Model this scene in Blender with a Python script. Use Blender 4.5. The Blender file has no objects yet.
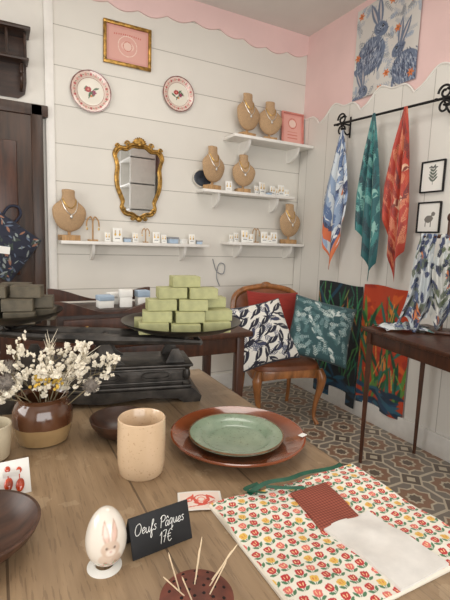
import bpy, bmesh, math, random
import numpy as np
from mathutils import Vector, Matrix, Euler
random.seed(7); rng=np.random.default_rng(5)
rad=math.radians
scene=bpy.context.scene
scene.view_settings.view_transform='Standard'
COL=scene.collection

# ---------------------------------------------------------------- colour
def lin(c):
    c=np.asarray(c,float)/255.0
    return np.where(c<=0.04045,c/12.92,((c+0.055)/1.055)**2.4)
def rgba(c): 
    l=lin(c); return (float(l[0]),float(l[1]),float(l[2]),1.0)

# ---------------------------------------------------------------- materials
MATS={}
def mat(name,col,rough=.6,metal=0.0,var=.12,scale=18.0,bump=0.0,coat=0.0,stretch=None,trans=0.0,sheen=0.0):
    if name in MATS: return MATS[name]
    m=bpy.data.materials.new(name); m.use_nodes=True
    nt=m.node_tree; b=nt.nodes['Principled BSDF']
    b.inputs['Roughness'].default_value=rough; b.inputs['Metallic'].default_value=metal
    b.inputs['Coat Weight'].default_value=coat
    b.inputs['Transmission Weight'].default_value=trans
    b.inputs['Sheen Weight'].default_value=sheen
    tc=nt.nodes.new('ShaderNodeTexCoord'); mp=nt.nodes.new('ShaderNodeMapping')
    if stretch: mp.inputs['Scale'].default_value=stretch
    nz=nt.nodes.new('ShaderNodeTexNoise'); nz.inputs['Scale'].default_value=scale; nz.inputs['Detail'].default_value=5
    nt.links.new(tc.outputs['Object'],mp.inputs['Vector']); nt.links.new(mp.outputs['Vector'],nz.inputs['Vector'])
    rp=nt.nodes.new('ShaderNodeValToRGB')
    c=np.asarray(col,float)
    rp.color_ramp.elements[0].position=.3; rp.color_ramp.elements[1].position=.7
    rp.color_ramp.elements[0].color=rgba(np.clip(c*(1-var),0,255)); rp.color_ramp.elements[1].color=rgba(np.clip(c*(1+var*.6),0,255))
    nt.links.new(nz.outputs['Fac'],rp.inputs['Fac']); nt.links.new(rp.outputs['Color'],b.inputs['Base Color'])
    if bump:
        bp=nt.nodes.new('ShaderNodeBump'); bp.inputs['Strength'].default_value=bump; bp.inputs['Distance'].default_value=.01
        nt.links.new(nz.outputs['Fac'],bp.inputs['Height']); nt.links.new(bp.outputs['Normal'],b.inputs['Normal'])
    MATS[name]=m; return m

def attr_mat(name,rough=.85,coat=0.0,sheen=0.0,bump=.15,bscale=400):
    if name in MATS: return MATS[name]
    m=bpy.data.materials.new(name); m.use_nodes=True
    nt=m.node_tree; b=nt.nodes['Principled BSDF']
    b.inputs['Roughness'].default_value=rough; b.inputs['Coat Weight'].default_value=coat; b.inputs['Sheen Weight'].default_value=sheen
    a=nt.nodes.new('ShaderNodeAttribute'); a.attribute_name='Col'
    nt.links.new(a.outputs['Color'],b.inputs['Base Color'])
    if bump:
        tc=nt.nodes.new('ShaderNodeTexCoord'); nz=nt.nodes.new('ShaderNodeTexNoise'); nz.inputs['Scale'].default_value=bscale
        bp=nt.nodes.new('ShaderNodeBump'); bp.inputs['Strength'].default_value=bump; bp.inputs['Distance'].default_value=.002
        nt.links.new(tc.outputs['Object'],nz.inputs['Vector']); nt.links.new(nz.outputs['Fac'],bp.inputs['Height']); nt.links.new(bp.outputs['Normal'],b.inputs['Normal'])
    MATS[name]=m; return m

class NB:
    def __init__(s,name):
        s.m=bpy.data.materials.new(name); s.m.use_nodes=True; s.nt=s.m.node_tree; s.b=s.nt.nodes['Principled BSDF']; MATS[name]=s.m
    def n(s,t,**k):
        x=s.nt.nodes.new(t)
        for a,v in k.items(): setattr(x,a,v)
        return x
    def l(s,a,b): s.nt.links.new(a,b)
    def math(s,op,a,b=None,c=None):
        x=s.n('ShaderNodeMath',operation=op)
        for i,v in enumerate((a,b,c)):
            if v is None: continue
            if isinstance(v,(int,float)): x.inputs[i].default_value=v
            else: s.l(v,x.inputs[i])
        return x.outputs[0]
    def mix(s,f,a,b):
        x=s.n('ShaderNodeMix',data_type='RGBA')
        if isinstance(f,(int,float)): x.inputs[0].default_value=f
        else: s.l(f,x.inputs[0])
        for i,v in ((6,a),(7,b)):
            if isinstance(v,tuple): x.inputs[i].default_value=v
            else: s.l(v,x.inputs[i])
        return x.outputs[2]
    def xyz(s,kind='Object'):
        tc=s.n('ShaderNodeTexCoord'); sp=s.n('ShaderNodeSeparateXYZ'); s.l(tc.outputs[kind],sp.inputs[0]); s.tc=tc.outputs[kind]
        return sp.outputs
    def noise(s,scale,detail=4,stretch=(1,1,1)):
        mp=s.n('ShaderNodeMapping'); mp.inputs['Scale'].default_value=stretch; s.l(s.tc,mp.inputs['Vector'])
        z=s.n('ShaderNodeTexNoise'); z.inputs['Scale'].default_value=scale; z.inputs['Detail'].default_value=detail
        s.l(mp.outputs[0],z.inputs['Vector']); return z.outputs['Fac']
    def bump(s,h,st=.5,d=.01):
        b=s.n('ShaderNodeBump'); b.inputs['Strength'].default_value=st; b.inputs['Distance'].default_value=d
        s.l(h,b.inputs['Height']); s.l(b.outputs[0],s.b.inputs['Normal'])

def plank_mat(name,axis,width,col,seamw=.012,seamcol=(150,146,138),off=0.0,rough=.55):
    q=NB(name); o=q.xyz(); v=q.math('ADD',q.math('DIVIDE',o[axis],width),off)
    fr=q.math('FRACT',v); d=q.math('ABSOLUTE',q.math('SUBTRACT',fr,.5)); seam=q.math('GREATER_THAN',d,.5-seamw)
    nz=q.noise(3,5,(1,1,1))
    base=q.mix(nz,rgba(np.array(col)*.95),rgba(np.clip(np.array(col)*1.03,0,255)))
    idn=q.math('FRACT',q.math('MULTIPLY',q.math('SINE',q.math('MULTIPLY',q.math('FLOOR',v),12.9)),43.7))
    base=q.mix(q.math('MULTIPLY',idn,.35),base,rgba(np.array(col)*.93))
    q.l(q.mix(seam,base,rgba(seamcol)),q.b.inputs['Base Color'])
    q.b.inputs['Roughness'].default_value=rough
    q.bump(q.math('SUBTRACT',nz,q.math('MULTIPLY',seam,3.0)),.35,.006)
    return q.m

def table_mat():
    q=NB('weathered oak planks'); o=q.xyz()
    v=q.math('DIVIDE',o[0],.23); fr=q.math('FRACT',v); seam=q.math('GREATER_THAN',q.math('ABSOLUTE',q.math('SUBTRACT',fr,.5)),.491)
    g=q.noise(14,9,(5,.35,1)); g2=q.noise(2.5,6,(2.2,.9,1)); g3=q.noise(60,5,(4,.3,1)); g4=q.noise(9,7)
    c=q.mix(g,rgba((104,82,60)),rgba((188,160,126)))
    c=q.mix(q.math('MULTIPLY',g2,.7),c,rgba((164,138,108)))
    idn=q.math('FRACT',q.math('MULTIPLY',q.math('SINE',q.math('MULTIPLY',q.math('FLOOR',v),7.3)),43.7))
    c=q.mix(q.math('MULTIPLY',idn,.25),c,rgba((126,102,76)))
    c=q.mix(q.math('MULTIPLY',q.math('GREATER_THAN',g3,.60),.30),c,rgba((86,66,48)))
    c=q.mix(q.math('MULTIPLY',q.math('GREATER_THAN',g4,.58),.30),c,rgba((196,174,144)))
    c=q.mix(q.math('MULTIPLY',seam,.7),c,rgba((70,54,42)))
    q.l(c,q.b.inputs['Base Color']); q.b.inputs['Roughness'].default_value=.38
    q.bump(q.math('SUBTRACT',g,q.math('MULTIPLY',seam,1.0)),.4,.005)
    return q.m

def tile_mat():
    q=NB('patterned cement tiles'); o=q.xyz(); s=.27
    fx=q.math('FRACT',q.math('DIVIDE',o[0],s)); fy=q.math('FRACT',q.math('DIVIDE',o[1],s))
    ax=q.math('ABSOLUTE',q.math('SUBTRACT',fx,.5)); ay=q.math('ABSOLUTE',q.math('SUBTRACT',fy,.5))
    bx=q.math('SUBTRACT',.5,ax); by=q.math('SUBTRACT',.5,ay)
    mx=q.math('MAXIMUM',ax,ay); sm=q.math('ADD',ax,ay); cs=q.math('ADD',bx,by)
    df=q.math('ABSOLUTE',q.math('SUBTRACT',ax,ay))
    # eight pointed star = square united with diamond
    def star(r): return q.math('MAXIMUM',q.math('LESS_THAN',mx,r),q.math('LESS_THAN',sm,r*1.42))
    BE=rgba((206,194,172)); BR=rgba((146,108,86)); GR=rgba((128,120,112)); DK=rgba((96,84,76))
    c=q.mix(q.math('LESS_THAN',df,.035),GR,BE)
    c=q.mix(q.math('GREATER_THAN',mx,.47),c,BE)
    c=q.mix(star(.29),c,BE); c=q.mix(star(.25),c,BR); c=q.mix(star(.13),c,BE); c=q.mix(star(.09),c,DK)
    c=q.mix(q.math('LESS_THAN',cs,.30),c,BE); c=q.mix(q.math('LESS_THAN',cs,.24),c,DK); c=q.mix(q.math('LESS_THAN',cs,.11),c,BE)
    nz=q.noise(9,5); c=q.mix(q.math('MULTIPLY',nz,.3),c,rgba((160,146,128)))
    q.l(c,q.b.inputs['Base Color']); q.b.inputs['Roughness'].default_value=.4
    return q.m

def glazed(name,c1,c2,scale,rough,coat,ringscale=0,speck=None):
    q=NB(name); o=q.xyz(); nz=q.noise(scale,6)
    r=q.math('SQRT',q.math('ADD',q.math('MULTIPLY',o[0],o[0]),q.math('MULTIPLY',o[1],o[1])))
    f=nz
    if ringscale: f=q.math('ADD',nz,q.math('MULTIPLY',q.math('SINE',q.math('MULTIPLY',r,ringscale)),.18))
    c=q.mix(f,rgba(c1),rgba(c2))
    if speck:
        s2=q.noise(speck[0],2); c=q.mix(q.math('MULTIPLY',q.math('GREATER_THAN',s2,speck[1]),.5),c,rgba(speck[2]))
    q.l(c,q.b.inputs['Base Color'])
    q.b.inputs['Roughness'].default_value=rough; q.b.inputs['Coat Weight'].default_value=coat
    return q.m

WHITE=(227,223,214)
M_wallb=plank_mat('white painted horizontal boards',2,.245,WHITE,.010,(168,163,154),.35)
M_wallr=plank_mat('white painted vertical boards',1,.24,(225,222,215),.010,(176,172,164),.2)
M_plain=mat('white plaster',(225,221,213),.7,var=.03,scale=4)
M_ceil=mat('ceiling paint',(220,216,210),.8,var=.02,scale=3)
M_pink=mat('pink wall paint',(232,200,196),.65,var=.03,scale=3)
M_base=mat('skirting paint',(224,222,217),.5,var=.03)
M_door=mat('dark stained door wood',(60,40,28),.4,var=.35,scale=6,stretch=(6,6,.6),bump=.1)
M_dark=mat('dark walnut wood',(54,35,25),.38,var=.35,scale=8,stretch=(1,6,6),bump=.1)
M_darkv=mat('dark mahogany wood',(72,42,28),.35,var=.3,scale=8,stretch=(6,6,.8),bump=.05)
M_chair=mat('honey beech wood',(152,98,54),.35,var=.25,scale=9,stretch=(3,3,1),coat=.3)
M_leather=mat('tan brown leather',(126,74,46),.42,var=.2,scale=12,bump=.08)
M_iron=mat('worn black cast iron',(66,62,58),.42,metal=.5,var=.45,scale=22,bump=.25)
M_iron2=mat('wrought iron black',(24,23,24),.5,metal=.4,var=.2)
M_pan=mat('aged dark metal pan',(70,66,58),.35,metal=.7,var=.3,scale=14,bump=.05)
M_gold=mat('antique gilt',(168,130,66),.35,metal=.75,var=.35,scale=40,bump=.15)
M_soap=mat('olive green soap',(170,170,122),.6,var=.10,scale=30,bump=.06)
M_soapd=mat('dark green brown soap',(88,80,64),.6,var=.25,scale=30,bump=.06)
M_bust=mat('woven straw display',(186,154,118),.9,var=.22,scale=260,bump=.12,stretch=(1,1,2.5))
M_woodl=mat('light wood',(180,142,98),.6,var=.18,scale=20,stretch=(6,1,1))
M_card=mat('white card',(238,237,232),.7,var=.02)
M_grey=mat('grey card',(150,152,156),.7,var=.1)
M_blueb=mat('pale blue card',(170,190,210),.7,var=.08)
M_shelf=mat('white shelf paint',(235,232,226),.5,var=.02)
M_slate=mat('chalkboard slate',(30,31,34),.7,var=.15,scale=30)
M_chalk=mat('chalk white',(238,238,234),.9,var=.03,scale=200)
M_tumb=glazed('beige peach glazed stoneware',(200,170,136),(226,200,168),9,.25,.5,0,(200,.66,(176,138,108)))
M_bowl=mat('carved dark wood',(72,48,36),.4,var=.4,scale=10,stretch=(1,5,1),bump=.05)
M_plateb=glazed('red brown glazed earthenware',(76,36,20),(146,76,42),5,.16,.8,90)
M_plateg=glazed('turquoise green speckled glaze',(112,134,114),(156,172,146),26,.25,.5,0,(150,.64,(96,98,78)))
M_terra=mat('terracotta clay',(110,58,44),.65,var=.2,scale=40,bump=.1)
M_stick=mat('pale bamboo',(222,200,168),.6,var=.1,scale=60)
M_ribbon=mat('dark green ribbon',(16,84,62),.5,var=.15,scale=60)
M_stem=mat('dry stem',(140,128,100),.8,var=.2,scale=60)
M_blos=mat('dried white blossom',(240,232,214),.8,var=.10,scale=80)
M_thistle=mat('grey thistle head',(128,120,112),.85,var=.3,scale=120)
M_yel=mat('dried yellow bloom',(206,170,72),.8,var=.25,scale=90)
M_mirror=mat('mirror glass',(235,238,240),.02,metal=1.0,var=0)
M_orange=mat('red orange resin',(192,64,28),.12,var=.25,scale=60,coat=1.0)
M_brass=mat('brass',(214,176,96),.3,metal=.9,var=.1)
M_silver=mat('silver chain',(226,224,218),.3,metal=.8,var=.1)
M_cloth=attr_mat('printed cotton',.85,sheen=.15)
M_silk=attr_mat('printed silk',.5,sheen=.3,bump=.05)
M_paper=attr_mat('printed paper',.6,bump=0)
M_glz=attr_mat('painted glazed ceramic',.2,coat=.6,bump=0)
M_table=table_mat(); M_tile=tile_mat()

# ---------------------------------------------------------------- geometry
def gbox(sx,sy,sz,bev=.003,seg=2):
    bm=bmesh.new(); bmesh.ops.create_cube(bm,size=1)
    for v in bm.verts: v.co=Vector((v.co.x*sx,v.co.y*sy,(v.co.z+.5)*sz))
    if bev>0:
        bev=min(bev,min(sx,sy,sz)*.45)
        bmesh.ops.bevel(bm,geom=list(bm.edges),offset=bev,segments=seg,affect='EDGES',profile=.5)
    V=np.array([v.co[:] for v in bm.verts]); F=[[v.index for v in f.verts] for f in bm.faces]; bm.free(); return V,F
def glathe(prof,segs=48):
    V=[];F=[];n=len(prof)
    for i in range(segs):
        a=2*math.pi*i/segs
        for r,z in prof: V.append((r*math.cos(a),r*math.sin(a),z))
    for i in range(segs):
        j=(i+1)%segs
        for k in range(n-1):
            a,b,c,d=i*n+k,j*n+k,j*n+k+1,i*n+k+1
            if prof[k][0]<1e-6: F.append([a,c,d])
            elif prof[k+1][0]<1e-6: F.append([a,b,c])
            else: F.append([a,b,c,d])
    return np.array(V),F
def catmull(pts,n=8,closed=False):
    P=[Vector(p) for p in pts]; N=len(P); out=[]
    rng_=range(N) if closed else range(N-1)
    for i in rng_:
        if closed: p0,p1,p2,p3=P[(i-1)%N],P[i],P[(i+1)%N],P[(i+2)%N]
        else: p0,p1,p2,p3=P[max(i-1,0)],P[i],P[i+1],P[min(i+2,N-1)]
        for k in range(n):
            t=k/n
            out.append(.5*((2*p1)+(p2-p0)*t+(2*p0-5*p1+4*p2-p3)*t*t+(3*p1-p0-3*p2+p3)*t**3))
    if not closed: out.append(P[-1])
    return out
def gtube(pts,r,segs=8,closed=False,flat=None):
    P=[Vector(p) for p in pts]; n=len(P)
    R_=[r]*n if isinstance(r,(int,float)) else list(np.interp(np.linspace(0,1,n),np.linspace(0,1,len(r)),r))
    V=[];F=[];up=None
    for i,p in enumerate(P):
        if closed: t=P[(i+1)%n]-P[(i-1)%n]
        else: t=P[min(i+1,n-1)]-P[max(i-1,0)]
        if t.length<1e-9: t=Vector((0,0,1))
        t.normalize()
        if up is None:
            up=Vector((0,0,1)) if abs(t.z)<.9 else Vector((0,1,0))
            if flat is not None: up=Vector(flat)
        s=t.cross(up); 
        if s.length<1e-6: s=t.orthogonal()
        s.normalize(); u=s.cross(t).normalized(); up=u if flat is None else Vector(flat)
        for k in range(segs):
            a=2*math.pi*k/segs; V.append(tuple(p+(s*math.cos(a)+u*math.sin(a))*R_[i]))
    m=n if closed else n-1
    for i in range(m):
        j=(i+1)%n
        for k in range(segs):
            l=(k+1)%segs; F.append([i*segs+k,i*segs+l,j*segs+l,j*segs+k])
    if not closed:
        F.append(list(range(segs))[::-1]); F.append([(n-1)*segs+k for k in range(segs)])
    return np.array(V),F
def gprism(poly,depth):
    """poly in local XZ, extruded along +Y by depth"""
    n=len(poly); V=[(x,0,z) for x,z in poly]+[(x,depth,z) for x,z in poly]
    F=[list(range(n)),list(range(n,2*n))[::-1]]+[[i,i+n,(i+1)%n+n,(i+1)%n] for i in range(n)]
    return np.array(V,float),F
def gstrip(xs,ztop,zbots,y0,y1):
    n=len(xs);V=[];F=[]
    for y in (y0,y1):
        for i in range(n): V.append((xs[i],y,zbots[i])); V.append((xs[i],y,ztop[i]))
    o=2*n
    for i in range(n-1):
        a,b,c,d=2*i,2*i+2,2*i+3,2*i+1
        F.append([a,b,c,d]); F.append([a+o,d+o,c+o,b+o]); F.append([a,a+o,b+o,b]); F.append([d,c,c+o,d+o])
    F.append([0,1,1+o,o]); e=2*n-2; F.append([e,e+o,e+1+o,e+1])
    return np.array(V,float),F
def gball(rx,ry,rz,u=12,v=8):
    prof=[(math.sin(math.pi*k/v),-math.cos(math.pi*k/v)) for k in range(v+1)]; prof[0]=(0,-1); prof[-1]=(0,1)
    V,F=glathe(prof,u); return V*np.array([rx,ry,rz]),F
def ggrid(P,closeu=False):
    ny,nx=P.shape[:2]; F=[]
    for j in range(ny-1):
        for i in range(nx if closeu else nx-1):
            k=(i+1)%nx; F.append([j*nx+i,j*nx+k,(j+1)*nx+k,(j+1)*nx+i])
    return P.reshape(-1,3),F
def tf(g,loc=(0,0,0),rot=(0,0,0),sc=(1,1,1)):
    if isinstance(sc,(int,float)): sc=(sc,)*3
    m=np.array(Euler(rot).to_matrix()); return (g[0]*np.array(sc))@m.T+np.array(loc),g[1]
def gm(*gs):
    V=[];F=[];o=0
    for v,f in gs: V.append(v); F+= [[i+o for i in x] for x in f]; o+=len(v)
    return np.concatenate(V),F

def mk(name,parts,loc=(0,0,0),rot=(0,0,0),parent=None,label=None,cat=None,group=None,kind=None,smooth=True,colors=None,ang=35):
    if isinstance(parts,tuple): parts=[parts]
    me=bpy.data.meshes.new(name); V=[];F=[];MI=[];o=0;ms=[]
    for g,m in parts:
        if m not in ms: ms.append(m)
        V.append(g[0]); F+=[[i+o for i in x] for x in g[1]]; MI+=[ms.index(m)]*len(g[1]); o+=len(g[0])
    V=np.concatenate(V)
    me.from_pydata(V.tolist(),[],F); me.update()
    for m in ms: me.materials.append(m)
    me.polygons.foreach_set('material_index',MI)
    bm=bmesh.new(); bm.from_mesh(me); bmesh.ops.recalc_face_normals(bm,faces=bm.faces); bm.to_mesh(me); bm.free()
    if smooth:
        me.polygons.foreach_set('use_smooth',[True]*len(me.polygons)); me.set_sharp_from_angle(angle=rad(ang))
    if colors is not None:
        ca=me.color_attributes.new('Col','FLOAT_COLOR','POINT')
        c=np.ones((len(V),4)); c[:,:3]=lin(np.clip(colors.reshape(-1,3),0,255)); ca.data.foreach_set('color',c.ravel())
    ob=bpy.data.objects.new(name,me); COL.objects.link(ob); ob.location=loc; ob.rotation_euler=rot
    if parent: ob.parent=parent
    tag(ob,label,cat,group,kind); return ob
def tag(ob,label=None,cat=None,group=None,kind=None):
    if label: ob['label']=label
    if cat: ob['category']=cat
    if group: ob['group']=group
    if kind: ob['kind']=kind
def empty(name,loc,rot=(0,0,0),label=None,cat=None,group=None):
    e=bpy.data.objects.new(name,None); e.empty_display_size=.05; COL.objects.link(e); e.location=loc; e.rotation_euler=rot
    tag(e,label,cat,group); return e
def dup(root,loc,rot=None,label=None,scale=None):
    def cp(o,par):
        n=o.copy(); COL.objects.link(n)
        if par: n.parent=par
        for ch in list(o.children): cp(ch,n)
        return n
    n=cp(root,None); n.location=loc
    if rot is not None: n.rotation_euler=rot
    if scale: n.scale=(scale,)*3 if isinstance(scale,(int,float)) else scale
    if label: n['label']=label
    return n

# ---------------------------------------------------------------- painter
class Cv:
    def __init__(s,X,Y,bg):
        s.X=X;s.Y=Y;s.c=np.ones(X.shape+(3,))*np.array(bg,float)
    def put(s,m,col,a=1.0):
        s.c[m]=s.c[m]*(1-a)+np.array(col,float)*a
    def loc(s,cx,cy,ang):
        dx=s.X-cx;dy=s.Y-cy;c,k=math.cos(ang),math.sin(ang); return dx*c+dy*k,-dx*k+dy*c
    def ell(s,cx,cy,rx,ry,ang,col,a=1.0):
        p,q=s.loc(cx,cy,ang); s.put((p/rx)**2+(q/ry)**2<1,col,a)
    def ring(s,cx,cy,r,w,col):
        d=np.hypot(s.X-cx,s.Y-cy); s.put(abs(d-r)<w,col)
    def leaf(s,cx,cy,L,W,ang,col,vein=None):
        p,q=s.loc(cx,cy,ang); t=p/L; m=(abs(t)<1)&(abs(q)<W*(1-t*t)); s.put(m,col)
        if vein is not None: s.put(m&(abs(q)<W*.12),vein)
    def line(s,pts,w,col):
        for (a,b),(c,d) in zip(pts[:-1],pts[1:]):
            L2=(c-a)**2+(d-b)**2+1e-12; t=np.clip(((s.X-a)*(c-a)+(s.Y-b)*(d-b))/L2,0,1)
            s.put(np.hypot(s.X-a-t*(c-a),s.Y-b-t*(d-b))<w,col)
    def rect(s,x0,y0,x1,y1,col): s.put((s.X>=x0)&(s.X<=x1)&(s.Y>=y0)&(s.Y<=y1),col)
    def frond(s,x,y,L,ang,col,n=6,w=.02,ll=.09,curv=.5):
        pts=[(x,y)];a=ang
        for i in range(n):
            x+=math.cos(a)*L/n;y+=math.sin(a)*L/n;a+=curv/n;pts.append((x,y))
            for sg in (-1,1):
                b=a+sg*.8; k=ll*(1-.5*i/n); s.leaf(x+math.cos(b)*k*.8,y+math.sin(b)*k*.8,k,w,b,col)
        s.line(pts,w*.25,col)
    def bird(s,x,y,k,ang,body,dark):
        c,sn=math.cos(ang),math.sin(ang)
        def at(u,v): return x+(u*c-v*sn)*k,y+(u*sn+v*c)*k
        s.leaf(*at(0,0),k*1.0,k*.38,ang,body); s.ell(*at(.72,.12),k*.24,k*.22,ang,body); s.leaf(*at(1.05,.12),k*.22,k*.06,ang,dark)
        s.leaf(*at(-1.1,-.1),k*.6,k*.13,ang+.12,dark); s.leaf(*at(-.15,.12),k*.55,k*.2,ang+.5,dark)
    def blur(s,n):
        for _ in range(n):
            c=s.c.copy(); c[1:-1,1:-1]=(s.c[1:-1,1:-1]*2+s.c[:-2,1:-1]+s.c[2:,1:-1]+s.c[1:-1,:-2]+s.c[1:-1,2:])/6; s.c=c
def sheet_coords(nx,ny,w,h):
    U,Vv=np.meshgrid(np.linspace(0,1,nx),np.linspace(0,1,ny)); return U,Vv,U*w,Vv*h

# ================================================================= ROOM
XR,YB,H=2.40,3.20,3.0
XL,YF=-2.2,-2.4
def wallbox(name,sx,sy,sz,loc,m): 
    return mk(name,(gbox(sx,sy,sz,0),m),loc,kind='structure',smooth=False)
wallbox('floor',XR-XL+.2,YB-YF+.2,.1,((XR+XL)/2,(YB+YF)/2,-.1),M_tile)
wallbox('ceiling',XR-XL+.2,YB-YF+.2,.1,((XR+XL)/2,(YB+YF)/2,H),M_ceil)
wallbox('wall_back',XR-XL+.2,.1,H,((XR+XL)/2,YB+.05,0),M_plain)
wallbox('wall_right',.1,YB-YF,H,(XR+.05,(YB+YF)/2,0),M_pink)
wallbox('wall_left',.1,YB-YF,H,(XL-.05,(YB+YF)/2,0),M_plain)
rw=gm(tf(gbox(XR-XL,.1,.5,0),((XR+XL)/2,YF-.05,0)),tf(gbox(XR-XL,.1,.4,0),((XR+XL)/2,YF-.05,2.6)),
      tf(gbox(.5,.1,2.1,0),(XL+.25,YF-.05,.5)),tf(gbox(.5,.1,2.1,0),(XR-.25,YF-.05,.5)))
mk('wall_rear',(rw,M_plain),kind='structure',smooth=False)
wf=gm(*[tf(gbox(.06,.06,2.1,.004),(x,YF-.03,.5)) for x in np.linspace(XL+.53,XR-.53,5)],
      *[tf(gbox(XR-XL-1.0,.06,.06,.004),((XR+XL)/2,YF-.03,z)) for z in (.5,1.9,2.54)])
mk('window_1',(wf,M_door),kind='structure')
mk('trim_1',(tf(gbox(XR-.36,.02,H-.05,0),((XR+.36)/2,YB-.01,0)),M_wallb),kind='structure',smooth=False)
mk('trim_2',(tf(gbox(.055,.03,H,.004),(.345,YB-.015,0)),M_shelf),kind='structure')
xs=np.linspace(XL,XR-.0,400); zb=[2.845+.028*abs(math.sin(math.pi*(x-XR)/.21))*-1+.02*math.sin(x*5.5) for x in xs]
mk('trim_3',(gstrip(xs,[H]*400,zb,YB-.032,YB-.02),M_pink),kind='structure',smooth=False)
ys=np.linspace(YF,YB-.03,500)
def sc(y):
    t=((y-.18)/.46)%1.0
    return 2.24+.10*math.sin(math.pi*t)**.8+.018*math.sin(2*math.pi*t*2)
zt=[sc(y) for y in ys]
g=gstrip(ys,zt,[0.0]*500,0,.022); V=g[0].copy(); V=np.stack([XR-.022+V[:,1],V[:,0],V[:,2]],1)
mk('trim_4',((V,g[1]),M_wallr),kind='structure',smooth=False)
edge=[(XR-.024,y,z) for y,z in zip(ys,zt)]
mk('trim_5',(gtube(edge,.006,6),M_shelf),kind='structure')
mk('baseboard_right',(tf(gbox(.022,YB-YF-.03,.14,.004),(XR-.033,(YB+YF)/2,0)),M_base),kind='structure')
mk('baseboard_back',(tf(gbox(XR-.40,.022,.14,.004),((XR+.36)/2,YB-.031,0)),M_base),kind='structure')
dg=[(tf(gbox(.95,.045,2.02,.004),(-.24,YB-.03,0)),M_door)]
for z0,h_ in ((.15,.75),(1.0,.85)):
    for xx in (-.46,-.02):
        dg.append((tf(gbox(.32,.02,h_,.008),(xx,YB-.058,z0)),M_darkv))
mk('door_1',dg,kind='structure')
mk('trim_6',[(tf(gbox(.07,.06,2.09,.006),(.262,YB-.03,0)),M_door),(tf(gbox(1.1,.06,.07,.006),(-.22,YB-.03,2.02)),M_door)],kind='structure')

bk_=empty('display_cabinet',(2.10,-1.45,0),(0,0,rad(-90)),'tall white open display cabinet near the window','cabinet')
for x in (-.9,-.3,.3,.9): mk('side_panel',(tf(gbox(.03,.4,2.85,.003),(x,0,0)),M_shelf),parent=bk_)
for z in (.06,.5,.9,1.3,1.7,2.1,2.5,2.82): mk('shelf_board',(tf(gbox(1.83,.4,.025,.003),(0,0,z)),M_shelf),parent=bk_)
mk('back_panel',(tf(gbox(1.83,.015,2.85,.002),(0,.2,0)),M_card),parent=bk_)

# ================================================================= MAIN TABLE
tb=empty('table',(0,.5,0),label='large weathered oak plank shop display table',cat='table')
mk('tabletop',(tf(gbox(1.79,2.0,.05,.006),(-.2,0,.72)),M_table),parent=tb)
mk('apron',(gm(tf(gbox(1.66,.025,.1,.003),(-.2,.92,.62)),tf(gbox(1.66,.025,.1,.003),(-.2,-.92,.62)),tf(gbox(.025,1.86,.1,.003),(.62,0,.62)),tf(gbox(.025,1.86,.1,.003),(-1.02,0,.62))),M_dark),parent=tb)
for x,y in ((.6,.9),(.6,-.9),(-1.0,.9),(-1.0,-.9)):
    mk('leg',(gbox(.07,.07,.72,.006),M_dark),loc=(x,y,0),parent=tb)
TZ=.77

# ================================================================= SIDE TABLE behind, with writing box
st=empty('side_table',(.66,2.2,0),label='dark wooden side table behind the main table',cat='table')
mk('tabletop',(tf(gbox(1.12,.5,.03,.008),(0,0,.76)),M_darkv),parent=st)
mk('apron',(gm(tf(gbox(1.0,.02,.09,.003),(0,-.2,.67)),tf(gbox(1.0,.02,.09,.003),(0,.2,.67)),tf(gbox(.02,.4,.09,.003),(.5,0,.67)),tf(gbox(.02,.4,.09,.003),(-.5,0,.67))),M_darkv),parent=st)
for x in (-.5,.5):
    for y in (-.2,.2):
        mk('leg',(gbox(.045,.045,.76,.004),M_darkv),loc=(x,y,0),parent=st)
wb=empty('writing_box',(.48,2.16,.79),label='dark wooden tray box with curved raised sides',cat='box')
mk('body',(gbox(.50,.26,.14,.008),M_dark),parent=wb)
pr=[(-.26,.12)]+[(-.26+.52*t,.155+.03*math.cos(2*math.pi*t*1.0)) for t in np.linspace(0,1,24)]+[(.26,.12)]
mk('front_rail',(tf(gprism(pr,.02),(0,-.14,0)),M_darkv),parent=wb)
mk('back_rail',(tf(gprism([(x,z+ .03) for x,z in pr],.02),(0,.11,0)),M_darkv),parent=wb)
mk('drawer',(tf(gbox(.44,.012,.08,.004),(0,-.134,.02)),M_darkv),parent=wb)
for x in (-.12,.12): mk('knob',(tf(gball(.011,.011,.011),(x,-.148,.06)),M_brass),parent=wb)

def jbox(loc,rz,s,lab,mt):
    e=empty('jewelry_box',loc,(0,0,rz),lab,'box','small boxes on the tray box')
    mk('body',(gbox(s[0],s[1],s[2]*.6,.003),M_card),parent=e)
    mk('lid',(tf(gbox(s[0]+.004,s[1]+.004,s[2]*.4,.003),(0,0,s[2]*.6)),mt),parent=e)
jbox((.46,2.10,.93),.1,(.07,.06,.06),'small pale blue cardboard jewelry box',M_blueb)
jbox((.56,2.10,.93),-.15,(.06,.06,.085),'small white cardboard jewelry box',M_card)
jbox((.645,2.10,.93),.1,(.06,.05,.08),'small blue lidded jewelry box',M_blueb)
jbox((.53,2.20,.93),.2,(.07,.05,.06),'small white cardboard jewelry box',M_card)

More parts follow.
